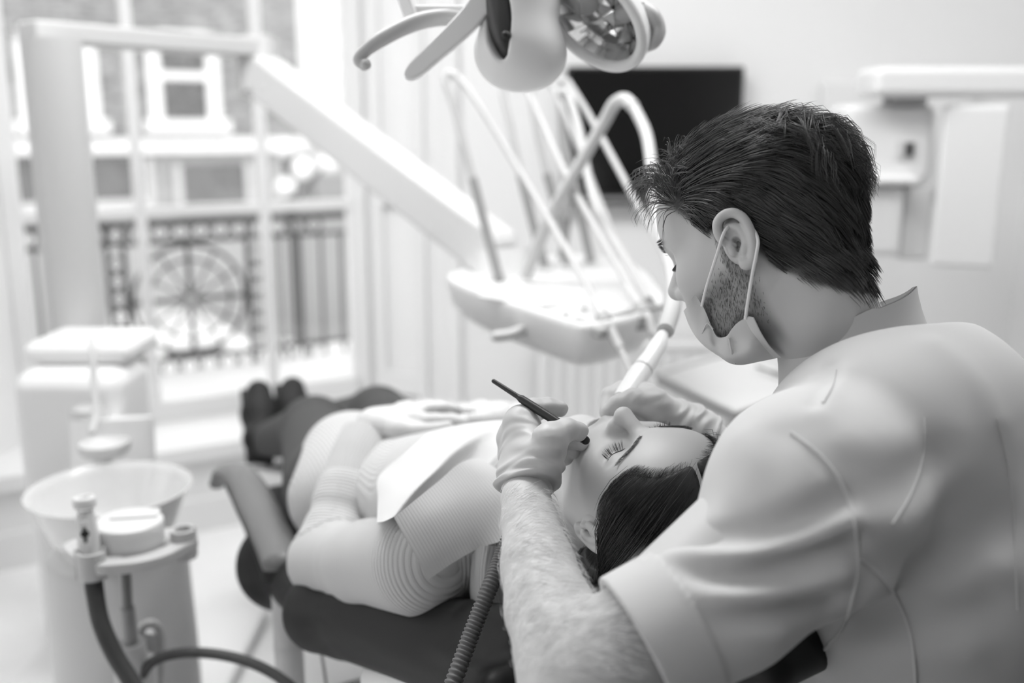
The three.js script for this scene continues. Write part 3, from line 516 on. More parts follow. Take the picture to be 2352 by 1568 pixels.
// assistant's holder with the suction handpieces, in front of the bowl
{
  const d = 1.5, t = thing('instrument_holder', 'kidney shaped grey instrument holder plate in front of the bowl', 'holder'), hm = mat(0.5, 0.42);
  const y0 = P(290, 1270, d).y, q = (x, y) => atHeight(x, y, y0);
  const outline = spline([q(150, 1252), q(190, 1236), q(240, 1228), q(330, 1226), q(395, 1215), q(440, 1222), q(448, 1240), q(420, 1256), q(380, 1276), q(320, 1292), q(262, 1298), q(232, 1300), q(190, 1290), q(160, 1272)], 70, true);
  const sh = new THREE.Shape(outline.map((p) => new THREE.Vector2(p.x, -p.z))), slot = spline([q(278, 1284), q(320, 1278), q(372, 1262), q(392, 1250), q(380, 1247), q(340, 1258), q(290, 1269), q(276, 1276)], 36, true);
  sh.holes.push(new THREE.Path(slot.map((p) => new THREE.Vector2(p.x, -p.z))));
  part('plate', new THREE.ExtrudeGeometry(sh, { depth: 0.012, bevelEnabled: true, bevelSize: 0.003, bevelThickness: 0.003, bevelSegments: 2 }).rotateX(-Math.PI / 2).translate(0, y0 - 0.012, 0), hm, t);
  const clip = (x, y, ro, ri, h, gap) => { const c = atHeight(x, y, y0), s = new THREE.Shape(); s.absarc(0, 0, ro, gap, Math.PI * 2 - gap * 0.2, false); s.absarc(0, 0, ri, Math.PI * 2 - gap * 0.2, gap, true); return new THREE.ExtrudeGeometry(s, { depth: h, bevelEnabled: true, bevelSize: 0.001, bevelThickness: 0.001, curveSegments: 20 }).rotateX(-Math.PI / 2).translate(c.x, y0 - h * 0.6, c.z); };
  part('clip', clip(422, 1240, 0.0185, 0.0145, 0.045, 0.5), hm, t);
  part('clip', clip(212, 1288, 0.021, 0.0165, 0.04, 0.6), hm, t);
  part('lever', tube([P(176, 1262, 1.47), P(179, 1330, 1.47)], [0.004, 0.0035], { smooth: false, rad: 8 }), softG, t);
  part('rod', tube([P(288, 1300, 1.52), P(293, 1405, 1.53)], 0.0078, { smooth: false }), mat(0.22, 0.4, { metal: 0.4 }), t);
  part('sleeve', tube([P(293, 1395, 1.53), P(301, 1482, 1.55)], [0.0105, 0.0115], { smooth: false }), mat(0.3, 0.45), t);
  part('collar', tube([P(300, 1475, 1.55), P(306, 1530, 1.56)], [0.022, 0.025], { smooth: false, rad: 24 }), hm, t);
  part('bracket', [tube([P(310, 1520, 1.57), P(318, 1640, 1.6)], 0.032, { smooth: false, rad: 24 }), bar(P(312, 1560, 1.57), P(300, 1500, 1.78), 0.06, 0.05, V(0, 1, 0), 0.01)], hm, t);
  part('bent_pipe', tube([P(322, 1480, 1.6), P(322, 1450, 1.6), P(334, 1434, 1.6), P(352, 1432, 1.6), P(366, 1448, 1.61), P(366, 1540, 1.64), P(360, 1600, 1.66)], 0.0075, { seg: 40, rad: 14 }), softG, t);
  part('pipe_sleeve', tube([P(345, 1455, 1.61), P(350, 1560, 1.64)], 0.014, { smooth: false, rad: 16 }), softG, t);
  // the cover puck lying on the plate
  const pc = P(298, 1216, 1.53), puck = thing('filter_cover', 'glossy white round filter cover with a slanted top on the holder', 'cover');
  part('drum', lathe([[0, -0.03], [0.046, -0.03], [0.05, -0.026], [0.051, 0.0], [0.0505, 0.012], [0.047, 0.017], [0, 0.017]], 48).translate(pc.x, pc.y, pc.z), gloss, puck);
  const rr = frameBox(pc.clone().add(V(0.004, 0.0185, -0.016)), V(0.07, 0, -0.012), V(0, 0.006, 0), V(0.005, 0, 0.03), 0.0028); part('grip_bar', rr, gloss, puck);
  // suction handpiece standing in the clip
  const s = thing('suction_handpiece', 'white suction handpiece with a dark arrow mark in the holder', 'handpiece'), ax = [P(196, 1292, 1.49), P(205, 1270, 1.48)], top = P(193, 1146, 1.47), bot = P(211, 1305, 1.485);
  const up = top.clone().sub(bot), at = (f) => bot.clone().addScaledVector(up, f);
  part('barrel', tube([at(0), at(0.15), at(0.45), at(0.78)], [0.0168, 0.0168, 0.0158, 0.0135], { smooth: false, rad: 28 }), mat(0.66, 0.4), s);
  part('neck', tube([at(0.78), at(0.86)], [0.0115, 0.0115], { smooth: false, rad: 24 }), mat(0.62, 0.4), s);
  const mo = new THREE.LatheGeometry([[0.0085, -0.004], [0.0155, -0.004], [0.0165, 0.001], [0.0165, 0.008], [0.0145, 0.011], [0.0095, 0.011], [0.0085, 0.006], [0.0085, -0.004]].map(([r, y]) => new THREE.Vector2(r, y)), 28).applyQuaternion(new THREE.Quaternion().setFromUnitVectors(V(0, 1, 0), up.clone().normalize())).translate(...at(0.93).toArray());
  part('mouth', mo, mat(0.66, 0.4), s);
  const dirS = EYE.clone().sub(at(0.55)).normalize(); dirS.addScaledVector(up.clone().normalize(), -dirS.dot(up.clone().normalize())).normalize(); const sx = up.clone().normalize().cross(dirS).normalize(), un = up.clone().normalize();
  const face = (f, u) => at(f).addScaledVector(dirS, 0.0158).addScaledVector(sx, u);
  const pl = part('mark_plate', frameBox(face(0.5, -0.004).addScaledVector(dirS, -0.0018), sx.clone().multiplyScalar(0.014), un.clone().multiplyScalar(0.05), dirS.clone().multiplyScalar(0.004), 0.0015), mat(0.76, 0.4), s);
  const ar = new THREE.Shape(); [[-0.0022, -0.012], [0.0022, -0.012], [0.0022, -0.004], [0.006, -0.0015], [0.006, 0.004], [0.0025, 0.006], [0.0025, 0.011], [-0.0025, 0.011], [-0.0025, 0.006], [-0.006, 0.004], [-0.006, -0.0015], [-0.0022, -0.004]].forEach(([u, v], i) => (i ? ar.lineTo(u, v) : ar.moveTo(u, v)));
  const M = new THREE.Matrix4().makeBasis(sx, un, dirS); M.setPosition(face(0.54, -0.004)); part('arrow_mark', new THREE.ExtrudeGeometry(ar, { depth: 0.0006, bevelEnabled: false }).applyMatrix4(M), mat(0.015, 0.5), pl);
  const ribbed = (pts, r, n, label, name) => { const c = spline(pts, n * 4), rr = c.map((_, i) => r * (i % 4 < 2 ? 1 : 0.9)); const h = tube(c, rr, { smooth: false, rad: 18 }); const o = thing(name, label, 'hose'); part('ribbed_tube', h, rubber, o); return o; };
  ribbed([bot.clone(), P(218, 1360, 1.47), P(232, 1430, 1.46), P(262, 1500, 1.46), P(310, 1580, 1.46), P(345, 1660, 1.46)], 0.0133, 90, 'dark ribbed hose hanging from the suction handpiece', 'suction_hose');
  ribbed([P(300, 1640, 1.58), P(322, 1560, 1.56), P(352, 1518, 1.54), P(410, 1500, 1.53), P(480, 1500, 1.52), P(560, 1516, 1.5), P(630, 1548, 1.48), P(720, 1620, 1.44)], 0.0082, 120, 'dark hose looping across the floor side of the unit', 'suction_hose');
}
// the delivery tray with its whip arms
{
  const t = thing('delivery_tray', 'white dental delivery tray at the end of the unit arm', 'tray'), h = 0.93;
  const o = [[1026, 640], [1060, 622], [1200, 596], [1330, 588], [1440, 606], [1510, 660], [1516, 705], [1420, 742], [1345, 752], [1300, 742]].map(([x, y]) => atHeight(x, y, h)), oc = spline(o, 90, true);
  const ring = (k, y, inset) => { const m = oc.reduce((a, p) => a.addScaledVector(p, 1 / oc.length), V(0, 0, 0)); return oc.map((p) => m.clone().lerp(p, inset).setY(y)); };
  const rings = [ring(0, h, 0.0), ring(0, h, 0.5), ring(0, h, 0.94), ring(0, h + 0.006, 0.97), ring(0, h + 0.004, 0.99), ring(0, h - 0.008, 1), ring(0, h - 0.055, 0.95), ring(0, h - 0.085, 0.82), ring(0, h - 0.092, 0.5), ring(0, h - 0.092, 0.0)];
  part('body', thickGrid(rings.flat(), rings.length, oc.length, 0), plasticW, t);
  part('handle', tube([P(1140, 772, 1.86), P(1170, 768, 1.86), P(1205, 756, 1.87), P(1232, 742, 1.9)], [0.0105, 0.0105, 0.011, 0.012], { seg: 20, round: true }), mat(0.55, 0.45), t);
  part('handle_socket', tube([P(1228, 748, 1.88), P(1236, 738, 1.95)], 0.014, { smooth: false }), softG, t);
  part('holder_rail', [tube([P(1330, 752, 1.75), P(1392, 728, 1.78), P(1470, 712, 1.8), P(1545, 702, 1.84)], 0.0045, { seg: 24, rad: 10 }), bar(P(1322, 738, 1.74), P(1388, 768, 1.68), 0.02, 0.018, V(0, 1, 0), 0.004), bar(P(1405, 742, 1.78), P(1480, 738, 1.8), 0.03, 0.028, V(0, 1, 0), 0.006)], softG, t);
  part('key_pad', frameBox(atHeight(1190, 690, h + 0.004), V(0.13, 0, 0.12), V(0, 0.006, 0), V(0.03, 0, -0.04), 0.002), gloss, t);
  for (const [x, y] of [[1180, 676], [1205, 684], [1228, 692], [1250, 699], [1298, 719], [1340, 706]]) { const c = atHeight(x, y, h + 0.008); part('button', lathe([[0, 0.005], [0.006, 0.005], [0.008, 0.002], [0.008, -0.004]], 18).translate(c.x, c.y, c.z), gloss, t); }
  const hoseW = mat(0.55, 0.45);
  const whip = (label, rod, white, hose, r, hand) => {
    const w = thing('whip_instrument', label, 'instrument', 'instruments on the delivery tray'), pts = (l) => l.map((a) => P(...a));
    part('socket', lathe([[0, 0.02], [0.014, 0.018], [0.02, 0.004], [0.022, -0.006]], 20).translate(...atHeight(rod[0][0], rod[0][1] + 4, h).toArray()), gloss, w);
    part('rod', tube(pts(rod), 0.0105, { seg: 16, rad: 14 }), mat(0.3, 0.45), w);
    part('arm', tube(pts(white), r, { seg: 40, rad: 14 }), hoseW, w);
    part('hose', tube(pts(hose), r * 0.85, { seg: 50, rad: 12 }), hoseW, w);
    if (hand) { const p = pts(hand); const b = part('handpiece', tube(p.slice(0, 3), [0.009, 0.011, 0.008], { seg: 16, rad: 16 }), mat(0.6, 0.3), w); part('nozzle', tube(p.slice(2), [0.006, 0.002], { smooth: false, rad: 10 }), mat(0.62, 0.3), b); part('holder_ring', tube([p[1].clone().lerp(p[0], 0.3), p[1]], 0.014, { smooth: false, rad: 16 }), softG, b); }
    return w;
  };
  whip('leftmost whip instrument, bent over beside the window reveal', [[1146, 640, 2.16], [1120, 540, 2.17], [1086, 410, 2.18]], [[1086, 412, 2.18], [1062, 320, 2.18], [1036, 225, 2.18], [1024, 186, 2.18], [1030, 168, 2.18], [1052, 176, 2.17]], [[1052, 176, 2.17], [1090, 225, 2.15], [1180, 370, 2.1], [1270, 520, 2.0], [1340, 640, 1.85], [1372, 700, 1.76]], 0.0085, [[1366, 690, 1.77], [1392, 742, 1.73], [1424, 800, 1.7], [1462, 880, 1.66]]);
  whip('whip instrument behind the operating light with a grey rod', [[1252, 612, 2.28], [1226, 520, 2.28], [1196, 400, 2.28]], [[1196, 402, 2.28], [1172, 290, 2.28], [1156, 200, 2.28], [1168, 160, 2.28], [1200, 180, 2.26]], [[1200, 180, 2.26], [1250, 290, 2.2], [1300, 400, 2.1], [1400, 580, 1.95], [1462, 690, 1.84]], 0.0085, [[1440, 660, 1.86], [1482, 722, 1.8], [1500, 770, 1.78], [1512, 830, 1.76]]);
  whip('whip instrument crossing in front of the television edge', [[1302, 606, 2.34], [1290, 520, 2.34], [1256, 400, 2.34]], [[1256, 402, 2.34], [1232, 290, 2.34], [1222, 200, 2.34], [1240, 170, 2.33], [1272, 200, 2.32]], [[1272, 200, 2.32], [1330, 340, 2.25], [1380, 470, 2.15], [1440, 600, 2.0], [1500, 700, 1.86]], 0.0085, null);
  whip('whip instrument with a pale arm over the black screen', [[1358, 602, 2.38], [1340, 520, 2.38], [1322, 430, 2.38]], [[1322, 432, 2.38], [1300, 330, 2.38], [1284, 230, 2.38], [1286, 190, 2.37], [1304, 186, 2.36]], [[1304, 186, 2.36], [1350, 260, 2.3], [1412, 372, 2.2], [1480, 500, 2.08], [1530, 590, 1.98]], 0.0085, null);
  whip('thick pale whip instrument slanting down over the tray', [[1288, 604, 2.42], [1296, 560, 2.42], [1302, 500, 2.4]], [[1302, 500, 2.4], [1296, 380, 2.36], [1290, 270, 2.33], [1292, 210, 2.3], [1306, 214, 2.29]], [[1306, 214, 2.29], [1330, 300, 2.25], [1352, 410, 2.18], [1376, 490, 2.1], [1440, 600, 1.98], [1490, 690, 1.86]], 0.0115, null);
  // the instrument in use: its hose rises over a tall white arm and runs to the dentist's hand
  const w = whip('tall white whip arm whose hose runs behind the dentist', [[1208, 636, 2.16], [1236, 570, 2.13], [1266, 500, 2.1]], [[1206, 634, 2.14], [1262, 500, 2.09], [1330, 380, 2.04], [1392, 272, 2.0], [1412, 238, 1.98], [1434, 228, 1.96], [1456, 246, 1.94]], [[1456, 246, 1.94], [1482, 300, 1.9], [1494, 360, 1.84], [1500, 440, 1.74], [1520, 540, 1.56], [1544, 630, 1.38], [1546, 700, 1.28], [1528, 760, 1.22]], 0.0128, null);
}
{
  const t = thing('dental_handpiece', 'white ultrasonic handpiece held in the gloved right hand', 'handpiece');
  const a = P(1532, 745, 1.235), b = P(1508, 800, 1.2), c = P(1466, 862, 1.165), d = P(1428, 918, 1.13), e = P(1408, 950, 1.105), f = P(1398, 985, 1.075);
  part('grip', tube([a, b, c, d], [0.0048, 0.0105, 0.0125, 0.011], { seg: 30, rad: 24 }), mat(0.84, 0.3), t);
  part('collar', tube([c.clone().lerp(b, 0.25), c.clone().lerp(b, 0.2)], 0.0127, { smooth: false, rad: 24 }), plasticG, t);
  part('tip', tube([d, e, f], [0.0095, 0.005, 0.0022], { seg: 16, rad: 14 }), mat(0.84, 0.3), t);
}
// operating light over the chair
{
  const t = thing('operating_light', 'white dental operating light with mirrored reflector hanging overhead', 'lamp'), d = 1.22, lw = mat(0.86, 0.34), lg = mat(0.55, 0.4);
  const top = P(1200, -160, d), low = P(1192, 100, d), ux = dirC(1, 0, 0), uy = dirC(0, 1, 0), uz = dirC(0, 0, 1);
  let bodyF = union(0.03, cone(top, low, 0.052, 0.0475), ell(P(1186, 130, d), 0.046, 0.037, 0.042, ux, uy, uz), ball(P(1238, 132, d), 0.026));
  const holeC = P(1140, 30, d - 0.04), hole = ell(holeC, 0.017, 0.055, 0.05, dirC(0.85, 0.12, 0.5).normalize(), dirC(-0.16, 0.985, 0).normalize(), dirC(-0.5, -0.08, 0.86).normalize());
  const body = part('lamp_body', fieldMesh(cut(0.006, bodyF, hole), ...boundsOf([top, low, P(1192, 180, d)], 0.09), 0.003), lw, t);
  part('dark_socket', new THREE.SphereGeometry(1, 28, 20).scale(0.0165, 0.053, 0.02).applyMatrix4(new THREE.Matrix4().makeBasis(dirC(0.85, 0.12, 0.5).normalize(), dirC(-0.16, 0.985, 0).normalize(), dirC(-0.5, -0.08, 0.86).normalize())).translate(...holeC.clone().addScaledVector(dirC(-0.4, 0, 0.9), -0.016).toArray()), mat(0.06, 0.45), body);
  part('screw', new THREE.SphereGeometry(0.006, 14, 10).translate(...P(1162, 82, d - 0.05).toArray()), mat(0.01, 0.5), body);
  const blade = spline([[936, 178], [942, 160], [992, 108], [1066, 30], [1120, -40], [1200, -60], [1180, -22], [1140, 10], [1078, 76], [1010, 134], [950, 180]].map(([x, y]) => P(x, y, d - 0.02)), 60, true);
  { const c = P(1060, 60, d - 0.02), sh = new THREE.Shape(blade.map((p) => { const v = p.clone().sub(c); return new THREE.Vector2(v.dot(ux), v.dot(uy)); })), g = new THREE.ExtrudeGeometry(sh, { depth: 0.008, bevelEnabled: true, bevelSize: 0.003, bevelThickness: 0.003, bevelSegments: 3 }); g.applyMatrix4(new THREE.Matrix4().makeBasis(ux, uy, uz).setPosition(c)); part('shield', g, lw, t); }
  const handle = part('handle', tube([P(1060, 46, d + 0.01), P(1020, 40, d), P(960, 50, d - 0.01), P(890, 82, d - 0.02), P(838, 118, d - 0.02), P(824, 138, d - 0.02), P(836, 150, d - 0.02)], [0.0098, 0.0102, 0.0102, 0.0094, 0.0078, 0.007, 0.0066], { seg: 50, rad: 20, round: true }), lg, t);
  part('knob', new THREE.SphereGeometry(0.0068, 18, 12).translate(...P(840, 148, d - 0.025).toArray()), lg, handle);
  part('strut', [bar(P(925, -30, d + 0.03), P(950, 42, d + 0.03), 0.018, 0.018, V(0, 1, 0), 0.003), bar(P(950, 26, d + 0.03), P(1080, 26, d + 0.03), 0.012, 0.014, V(0, 1, 0), 0.003)], lw, t);
  // reflector: oval rim with a bowl of mirror facets
  const c = P(1362, 38, d), la = dirC(0.72, -0.68, 0.12).normalize(), n = dirC(-0.42, -0.5, 0.75); n.addScaledVector(la, -n.dot(la)).normalize(); const sa = n.clone().cross(la), A = 0.077, Bv = 0.047;
  const at = (r, a, z) => c.clone().addScaledVector(la, Math.cos(a) * A * r).addScaledVector(sa, Math.sin(a) * Bv * r).addScaledVector(n, z);
  const dish = part('reflector_shell', (() => { const rows = [[1.0, 0.006], [1.03, 0.002], [1.03, -0.01], [0.95, -0.035], [0.75, -0.058], [0.4, -0.07], [0.0, -0.072]]; const pts = []; for (const [r, z] of rows) for (let i = 0; i <= 48; i++) pts.push(at(r, -i / 48 * Math.PI * 2, z)); return thickGrid(pts, rows.length, 49, 0); })(), lw, t);
  part('rim', tube(Array.from({ length: 40 }, (_, i) => at(0.98, i / 40 * Math.PI * 2, 0.002)), [0.0072, 0.0072], { seg: 80, rad: 12, closed: true }), lw, dish);
  const mirror = mat(0.9, 0.03, { metal: 1 }), depth = (r) => -0.052 * (1 - r * r) - 0.004, rF = rng(41);
  const rs = [0.04, 0.36, 0.66, 0.95];
  for (let i = 0; i < rs.length - 1; i++) { const m = 7 + i * 5; for (let k = 0; k < m; k++) {
    const a0 = (k + (i % 2) * 0.5) / m * Math.PI * 2, a1 = a0 + 0.97 / m * Math.PI * 2, r0 = rs[i], r1 = rs[i + 1] - 0.006, tip = (rF() - 0.5) * 0.006;
    const q = [at(r0, a0, depth(r0) + tip), at(r0, a1, depth(r0) - tip), at(r1, a0, depth(r1)), at(r1, a1, depth(r1))], g = new THREE.BufferGeometry().setFromPoints([q[0], q[2], q[1], q[1], q[2], q[3]]); g.setAttribute('uv', new THREE.Float32BufferAttribute(new Float32Array(12), 2)); g.computeVertexNormals(); part('mirror_facet', g, mirror, dish);
  } }
  const h2 = part('handle', tube([P(1432, 32, d + 0.02), P(1466, 22, d + 0.01), P(1496, 36, d), P(1513, 68, d), P(1504, 96, d), P(1476, 110, d + 0.01)], [0.012, 0.0125, 0.011, 0.009, 0.0078, 0.007], { seg: 40, rad: 18, round: true }), lg, t);
  part('pivot', new THREE.CylinderGeometry(0.007, 0.007, 0.012, 16).translate(...P(1468, 18, d).toArray()), lg, h2);
  part('yoke', tube([P(1300, -60, d + 0.03), P(1330, -30, d + 0.03), P(1345, 10, d + 0.055)], [0.02, 0.02], { seg: 12, rad: 16 }), lw, t);
  const arm = P(1200, -170, d); part('suspension_arm', [tube([arm, V(arm.x, CEILING, arm.z)], 0.02, { smooth: false, rad: 14 }), tube([V(arm.x, CEILING - 0.05, arm.z), V(arm.x, CEILING, arm.z)], 0.07, { smooth: false, rad: 24 })], lw, t);
}
// ---------------------------------------------------------------- the treatment chair
const chairD = V(-0.49, 0, -0.872).normalize(), chairR = V(0.872, 0, -0.49).normalize();     // head to feet; the patient's right
{
  const t = thing('dental_chair', 'reclined dental chair with dark padded upholstery under the patient', 'dental chair'), leather = mat(0.016, 0.5, { specularIntensity: 0.45 }), cover = mat(0.62, 0.5), base = mat(0.78, 0.4);  // cover: pale tone standing for bright light on the leg rest
  const eL = P(742, 1405, 1.39), eH = P(1215, 1464, 1.03), wB = 0.43, eLr = eL.clone().addScaledVector(chairR, wB), eHr = eH.clone().addScaledVector(chairR, wB * 0.8);
  const axis = eH.clone().sub(eL), up = axis.clone().cross(chairR).normalize(); if (up.y < 0) up.negate();
  const mid = eL.clone().add(eH).add(eLr).add(eHr).multiplyScalar(0.25).addScaledVector(up, -0.035);
  const back = union(0.04, cone(eL, eH, 0.047, 0.03), cone(eLr, eHr, 0.047, 0.03), cone(eL, eLr, 0.045, 0.045), rbox(mid, 0.235, 0.025, axis.length() / 2 + 0.01, 0.02, chairR, up, axis.clone().normalize()));
  part('backrest', fieldMesh(back, ...boundsOf([eL, eH, eLr, eHr], 0.12), 0.007), leather, t);
  const hr0 = eH.clone().lerp(eHr, 0.5).addScaledVector(axis.clone().normalize(), 0.03), hr1 = hr0.clone().addScaledVector(axis.clone().normalize(), 0.2).addScaledVector(up, 0.0);
  part('headrest', fieldMesh(rbox(hr0.clone().add(hr1).multiplyScalar(0.5).addScaledVector(up, -0.01), 0.12, 0.03, 0.13, 0.028, chairR, up, axis.clone().normalize()), ...boundsOf([hr0, hr1], 0.2), 0.007), leather, t);
  // seat with its rounded flank, and the foot end with strong light put into a pale colour
  const s0 = P(650, 1295, 1.66), s1 = P(640, 1190, 2.05), s0r = s0.clone().addScaledVector(chairR, 0.46), s1r = s1.clone().addScaledVector(chairR, 0.42);
  part('seat', fieldMesh(union(0.05, cone(s0, s1, 0.062, 0.05), cone(s0r, s1r, 0.06, 0.05), cone(s0, s0r, 0.058, 0.058), cone(s1, s1r, 0.05, 0.05), rbox(s0.clone().add(s1r).multiplyScalar(0.5).addScaledVector(V(0, 1, 0), -0.02), 0.22, 0.04, 0.2, 0.03, chairR, V(0, 1, 0), chairD), cone(s0, eL, 0.05, 0.035), cone(s0r, eLr, 0.05, 0.035)), ...boundsOf([s0, s1, s0r, s1r, eL, eLr], 0.1), 0.008), leather, t);
  const l0 = P(636, 1140, 2.02), l1 = P(560, 1100, 2.56);
  part('leg_rest', fieldMesh(union(0.03, rbox(l0.clone().add(l1).multiplyScalar(0.5).addScaledVector(chairR, 0.2), 0.21, 0.035, l0.distanceTo(l1) / 2 + 0.02, 0.03, chairR, l1.clone().sub(l0).cross(chairR).normalize().negate(), l1.clone().sub(l0).normalize())), ...boundsOf([l0, l1, l0.clone().addScaledVector(chairR, 0.45), l1.clone().addScaledVector(chairR, 0.45)], 0.1), 0.008), cover, t, 'leg rest pad in pale grey, strong light put into its colour');
  // armrest
  const armPts = [P(500, 1108, 1.86), P(520, 1086, 1.82), P(552, 1094, 1.78), P(590, 1160, 1.7), P(630, 1240, 1.6), P(652, 1292, 1.54)];
  part('armrest', tube(armPts, [[0.016, 0.012], [0.024, 0.016], [0.03, 0.018], [0.033, 0.019], [0.034, 0.02], [0.034, 0.02]], { seg: 40, rad: 24, up: V(0, 1, 0), round: true }), mat(0.16, 0.42), t, 'grey padded armrest');
  part('armrest_underside', tube(armPts.slice(2).map((p) => p.clone().add(V(0, -0.014, 0))), [[0.028, 0.016], [0.032, 0.018], [0.035, 0.02], [0.036, 0.022]], { seg: 30, rad: 20, up: V(0, 1, 0), round: true }), leather, t);
  const pp = P(655, 1330, 1.54); part('armrest_post', [tube([V(pp.x, 0.3, pp.z), V(pp.x, pp.y, pp.z)], 0.0225, { smooth: false, rad: 24 }), tube([V(pp.x, pp.y - 0.115, pp.z), V(pp.x, pp.y - 0.108, pp.z)], 0.0235, { smooth: false, rad: 24 })], mat(0.62, 0.4), t);
  part('post_bracket', [bar(V(pp.x, 0.33, pp.z), V(pp.x, 0.33, pp.z).addScaledVector(chairR, 0.25), 0.06, 0.07, V(0, 1, 0), 0.015)], base, t);
  // white undercarriage and base
  const m2 = mid.clone().addScaledVector(up, -0.05);
  part('back_shell', fieldMesh(union(0.04, rbox(m2, 0.2, 0.022, axis.length() / 2 - 0.03, 0.02, chairR, up, axis.clone().normalize()), cone(eL.clone().lerp(eLr, 0.3).addScaledVector(up, -0.1), eH.clone().lerp(eHr, 0.3).addScaledVector(up, -0.075), 0.04, 0.025)), ...boundsOf([eL, eH, eLr, eHr], 0.16), 0.01), base, t);
  const bq = eL.clone().lerp(eLr, 0.5);
  part('lift_column', [box(0.26, 0.42, 0.22, bq.x + 0.04, 0.24, bq.z + 0.05, 0.04), tube([V(bq.x - 0.05, 0.3, bq.z + 0.12), V(bq.x + 0.12, 0.6, bq.z + 0.22)], 0.04, { smooth: false, rad: 18 }), bar(P(905, 1568, 1.35), P(1090, 1555, 1.2), 0.12, 0.09, V(0, 1, 0), 0.03)], base, t);
  part('hinge_cover', fieldMesh(cone(P(985, 1545, 1.25), P(1000, 1600, 1.25), 0.03, 0.05), ...boundsOf([P(985, 1545, 1.25), P(1000, 1600, 1.25)], 0.08), 0.006), plasticW, t);
  part('gap_plate', bar(P(945, 1518, 1.3), P(1060, 1562, 1.24), 0.02, 0.03, V(0, 1, 0), 0.004), mat(0.03, 0.5), t);
  part('base_plate', box(0.5, 0.05, 0.85, bq.x - 0.05, 0.03, bq.z - 0.1, 0.02), base, t);
  part('cable', tube([P(735, 1480, 1.5), P(745, 1540, 1.5), P(752, 1600, 1.5)], 0.0025, { seg: 12, rad: 8 }), softG, t);
}
{ // ribbed suction hose in front of the backrest
  const c = spline([P(1172, 1230, 1.03), P(1150, 1285, 1.02), P(1126, 1345, 1.0), P(1096, 1420, 0.985), P(1066, 1500, 0.97), P(1030, 1600, 0.95), P(1000, 1700, 0.94)], 300), rr = c.map((_, i) => 0.0088 * (i % 6 < 3 ? 1 : 0.86)), o = thing('suction_hose', 'dark ribbed hose beside the backrest behind the bare forearm', 'hose');
  part('ribbed_tube', tube(c, rr, { smooth: false, rad: 18 }), mat(0.12, 0.5), o);
}
// ---------------------------------------------------------------- heads, ears, hair and hands
// head axes: x forward through the nose, y to the crown, z to the person's left ear; origin midway between the ear canals
function headField({ fine = 0, lips = true, open = 0, chin = [0, 0] } = {}) {
  const jx = chin[0] - 0.014 * open, jy = chin[1] - 0.02 * open;
  const s = [1, -1], list = [ell(V(0.0, 0.046, 0), 0.1, 0.085, 0.0765), ell(V(0.043, -0.012, 0), 0.056, 0.082, 0.06), ell(V(0.082, -0.034, 0), 0.026, 0.03, 0.034 - fine * 0.004), ball(V(0.084 + jx, -0.085 + jy, 0), 0.0185 - fine * 0.002)]; if (open) list.push(cone(V(0.07, -0.05 + jy, 0), V(0.084 + jx, -0.085 + jy, 0), 0.026, 0.02));
  for (const k of s) list.push(cone(V(0.084 + jx, -0.086 + jy, 0.01 * k), V(0.01, -0.052, 0.047 * k), 0.015, 0.0185 - fine * 0.002), cone(V(0.01, -0.052, 0.047 * k), V(-0.002, 0.01, 0.058 * k), 0.018, 0.016), ell(V(0.061, 0.0, 0.043 * k), 0.03, 0.024, 0.021), cone(V(0.09, 0.046, 0.01 * k), V(0.074, 0.05, 0.046 * k), 0.0125 - fine * 0.003, 0.011 - fine * 0.002));
  list.push(ell(V(0.075, 0.075, 0), 0.033, 0.042, 0.056));
  const base = union(0.028, ...list), nose = union(0.008, cone(V(0.099, 0.038, 0), V(0.1225, 0.003, 0), 0.0068, 0.0098), cone(V(0.118, 0.0, 0), V(0.1, -0.014, 0), 0.009, 0.008), ell(V(0.107, -0.006, 0.0115), 0.011, 0.0085, 0.0072), ell(V(0.107, -0.006, -0.0115), 0.011, 0.0085, 0.0072));
  const socket = s.map((k) => ell(V(0.108, 0.025, 0.034 * k), 0.02, 0.0135, 0.018)), lid = s.map((k) => ell(V(0.0795, 0.0262, 0.0335 * k), 0.0145, 0.0128, 0.0165)), nostril = s.map((k) => ell(V(0.113, -0.0145, 0.0072 * k), 0.006, 0.0055, 0.0034));
  const upper = union(0.004, cone(V(0.1075, -0.0365, 0), V(0.097, -0.0395, 0.021), 0.0055, 0.003), cone(V(0.1075, -0.0365, 0), V(0.097, -0.0395, -0.021), 0.0055, 0.003)), lower = union(0.004, cone(V(0.105 + jx, -0.0475 + jy, 0), V(0.094, -0.0425 + jy * 0.4, 0.02), 0.0062, 0.003), cone(V(0.105 + jx, -0.0475 + jy, 0), V(0.094, -0.0425 + jy * 0.4, -0.02), 0.0062, 0.003)), mouth = ell(V(0.1, -0.042 + jy * 0.5, 0), 0.02, 0.0001 + 0.009 * open, 0.016);
  const neck = union(0.02, cone(V(-0.025, -0.01, 0), V(-0.034, fine ? -0.13 : -0.08, 0), 0.046, 0.043 + fine * 0.003));
  return (x, y, z) => {
    let d = base(x, y, z);
    for (const f of socket) d = smax(d, -f(x, y, z), 0.016);
    for (const f of lid) d = smin(d, f(x, y, z), 0.005);
    d = smin(d, nose(x, y, z), 0.009);
    for (const f of nostril) d = smax(d, -f(x, y, z), 0.003);
    if (lips) { d = smin(d, upper(x, y, z), 0.005); d = smin(d, lower(x, y, z), 0.005); if (open) d = smax(d, -mouth(x, y, z), 0.004); }
    return smin(d, neck(x, y, z), 0.03);
  };
}
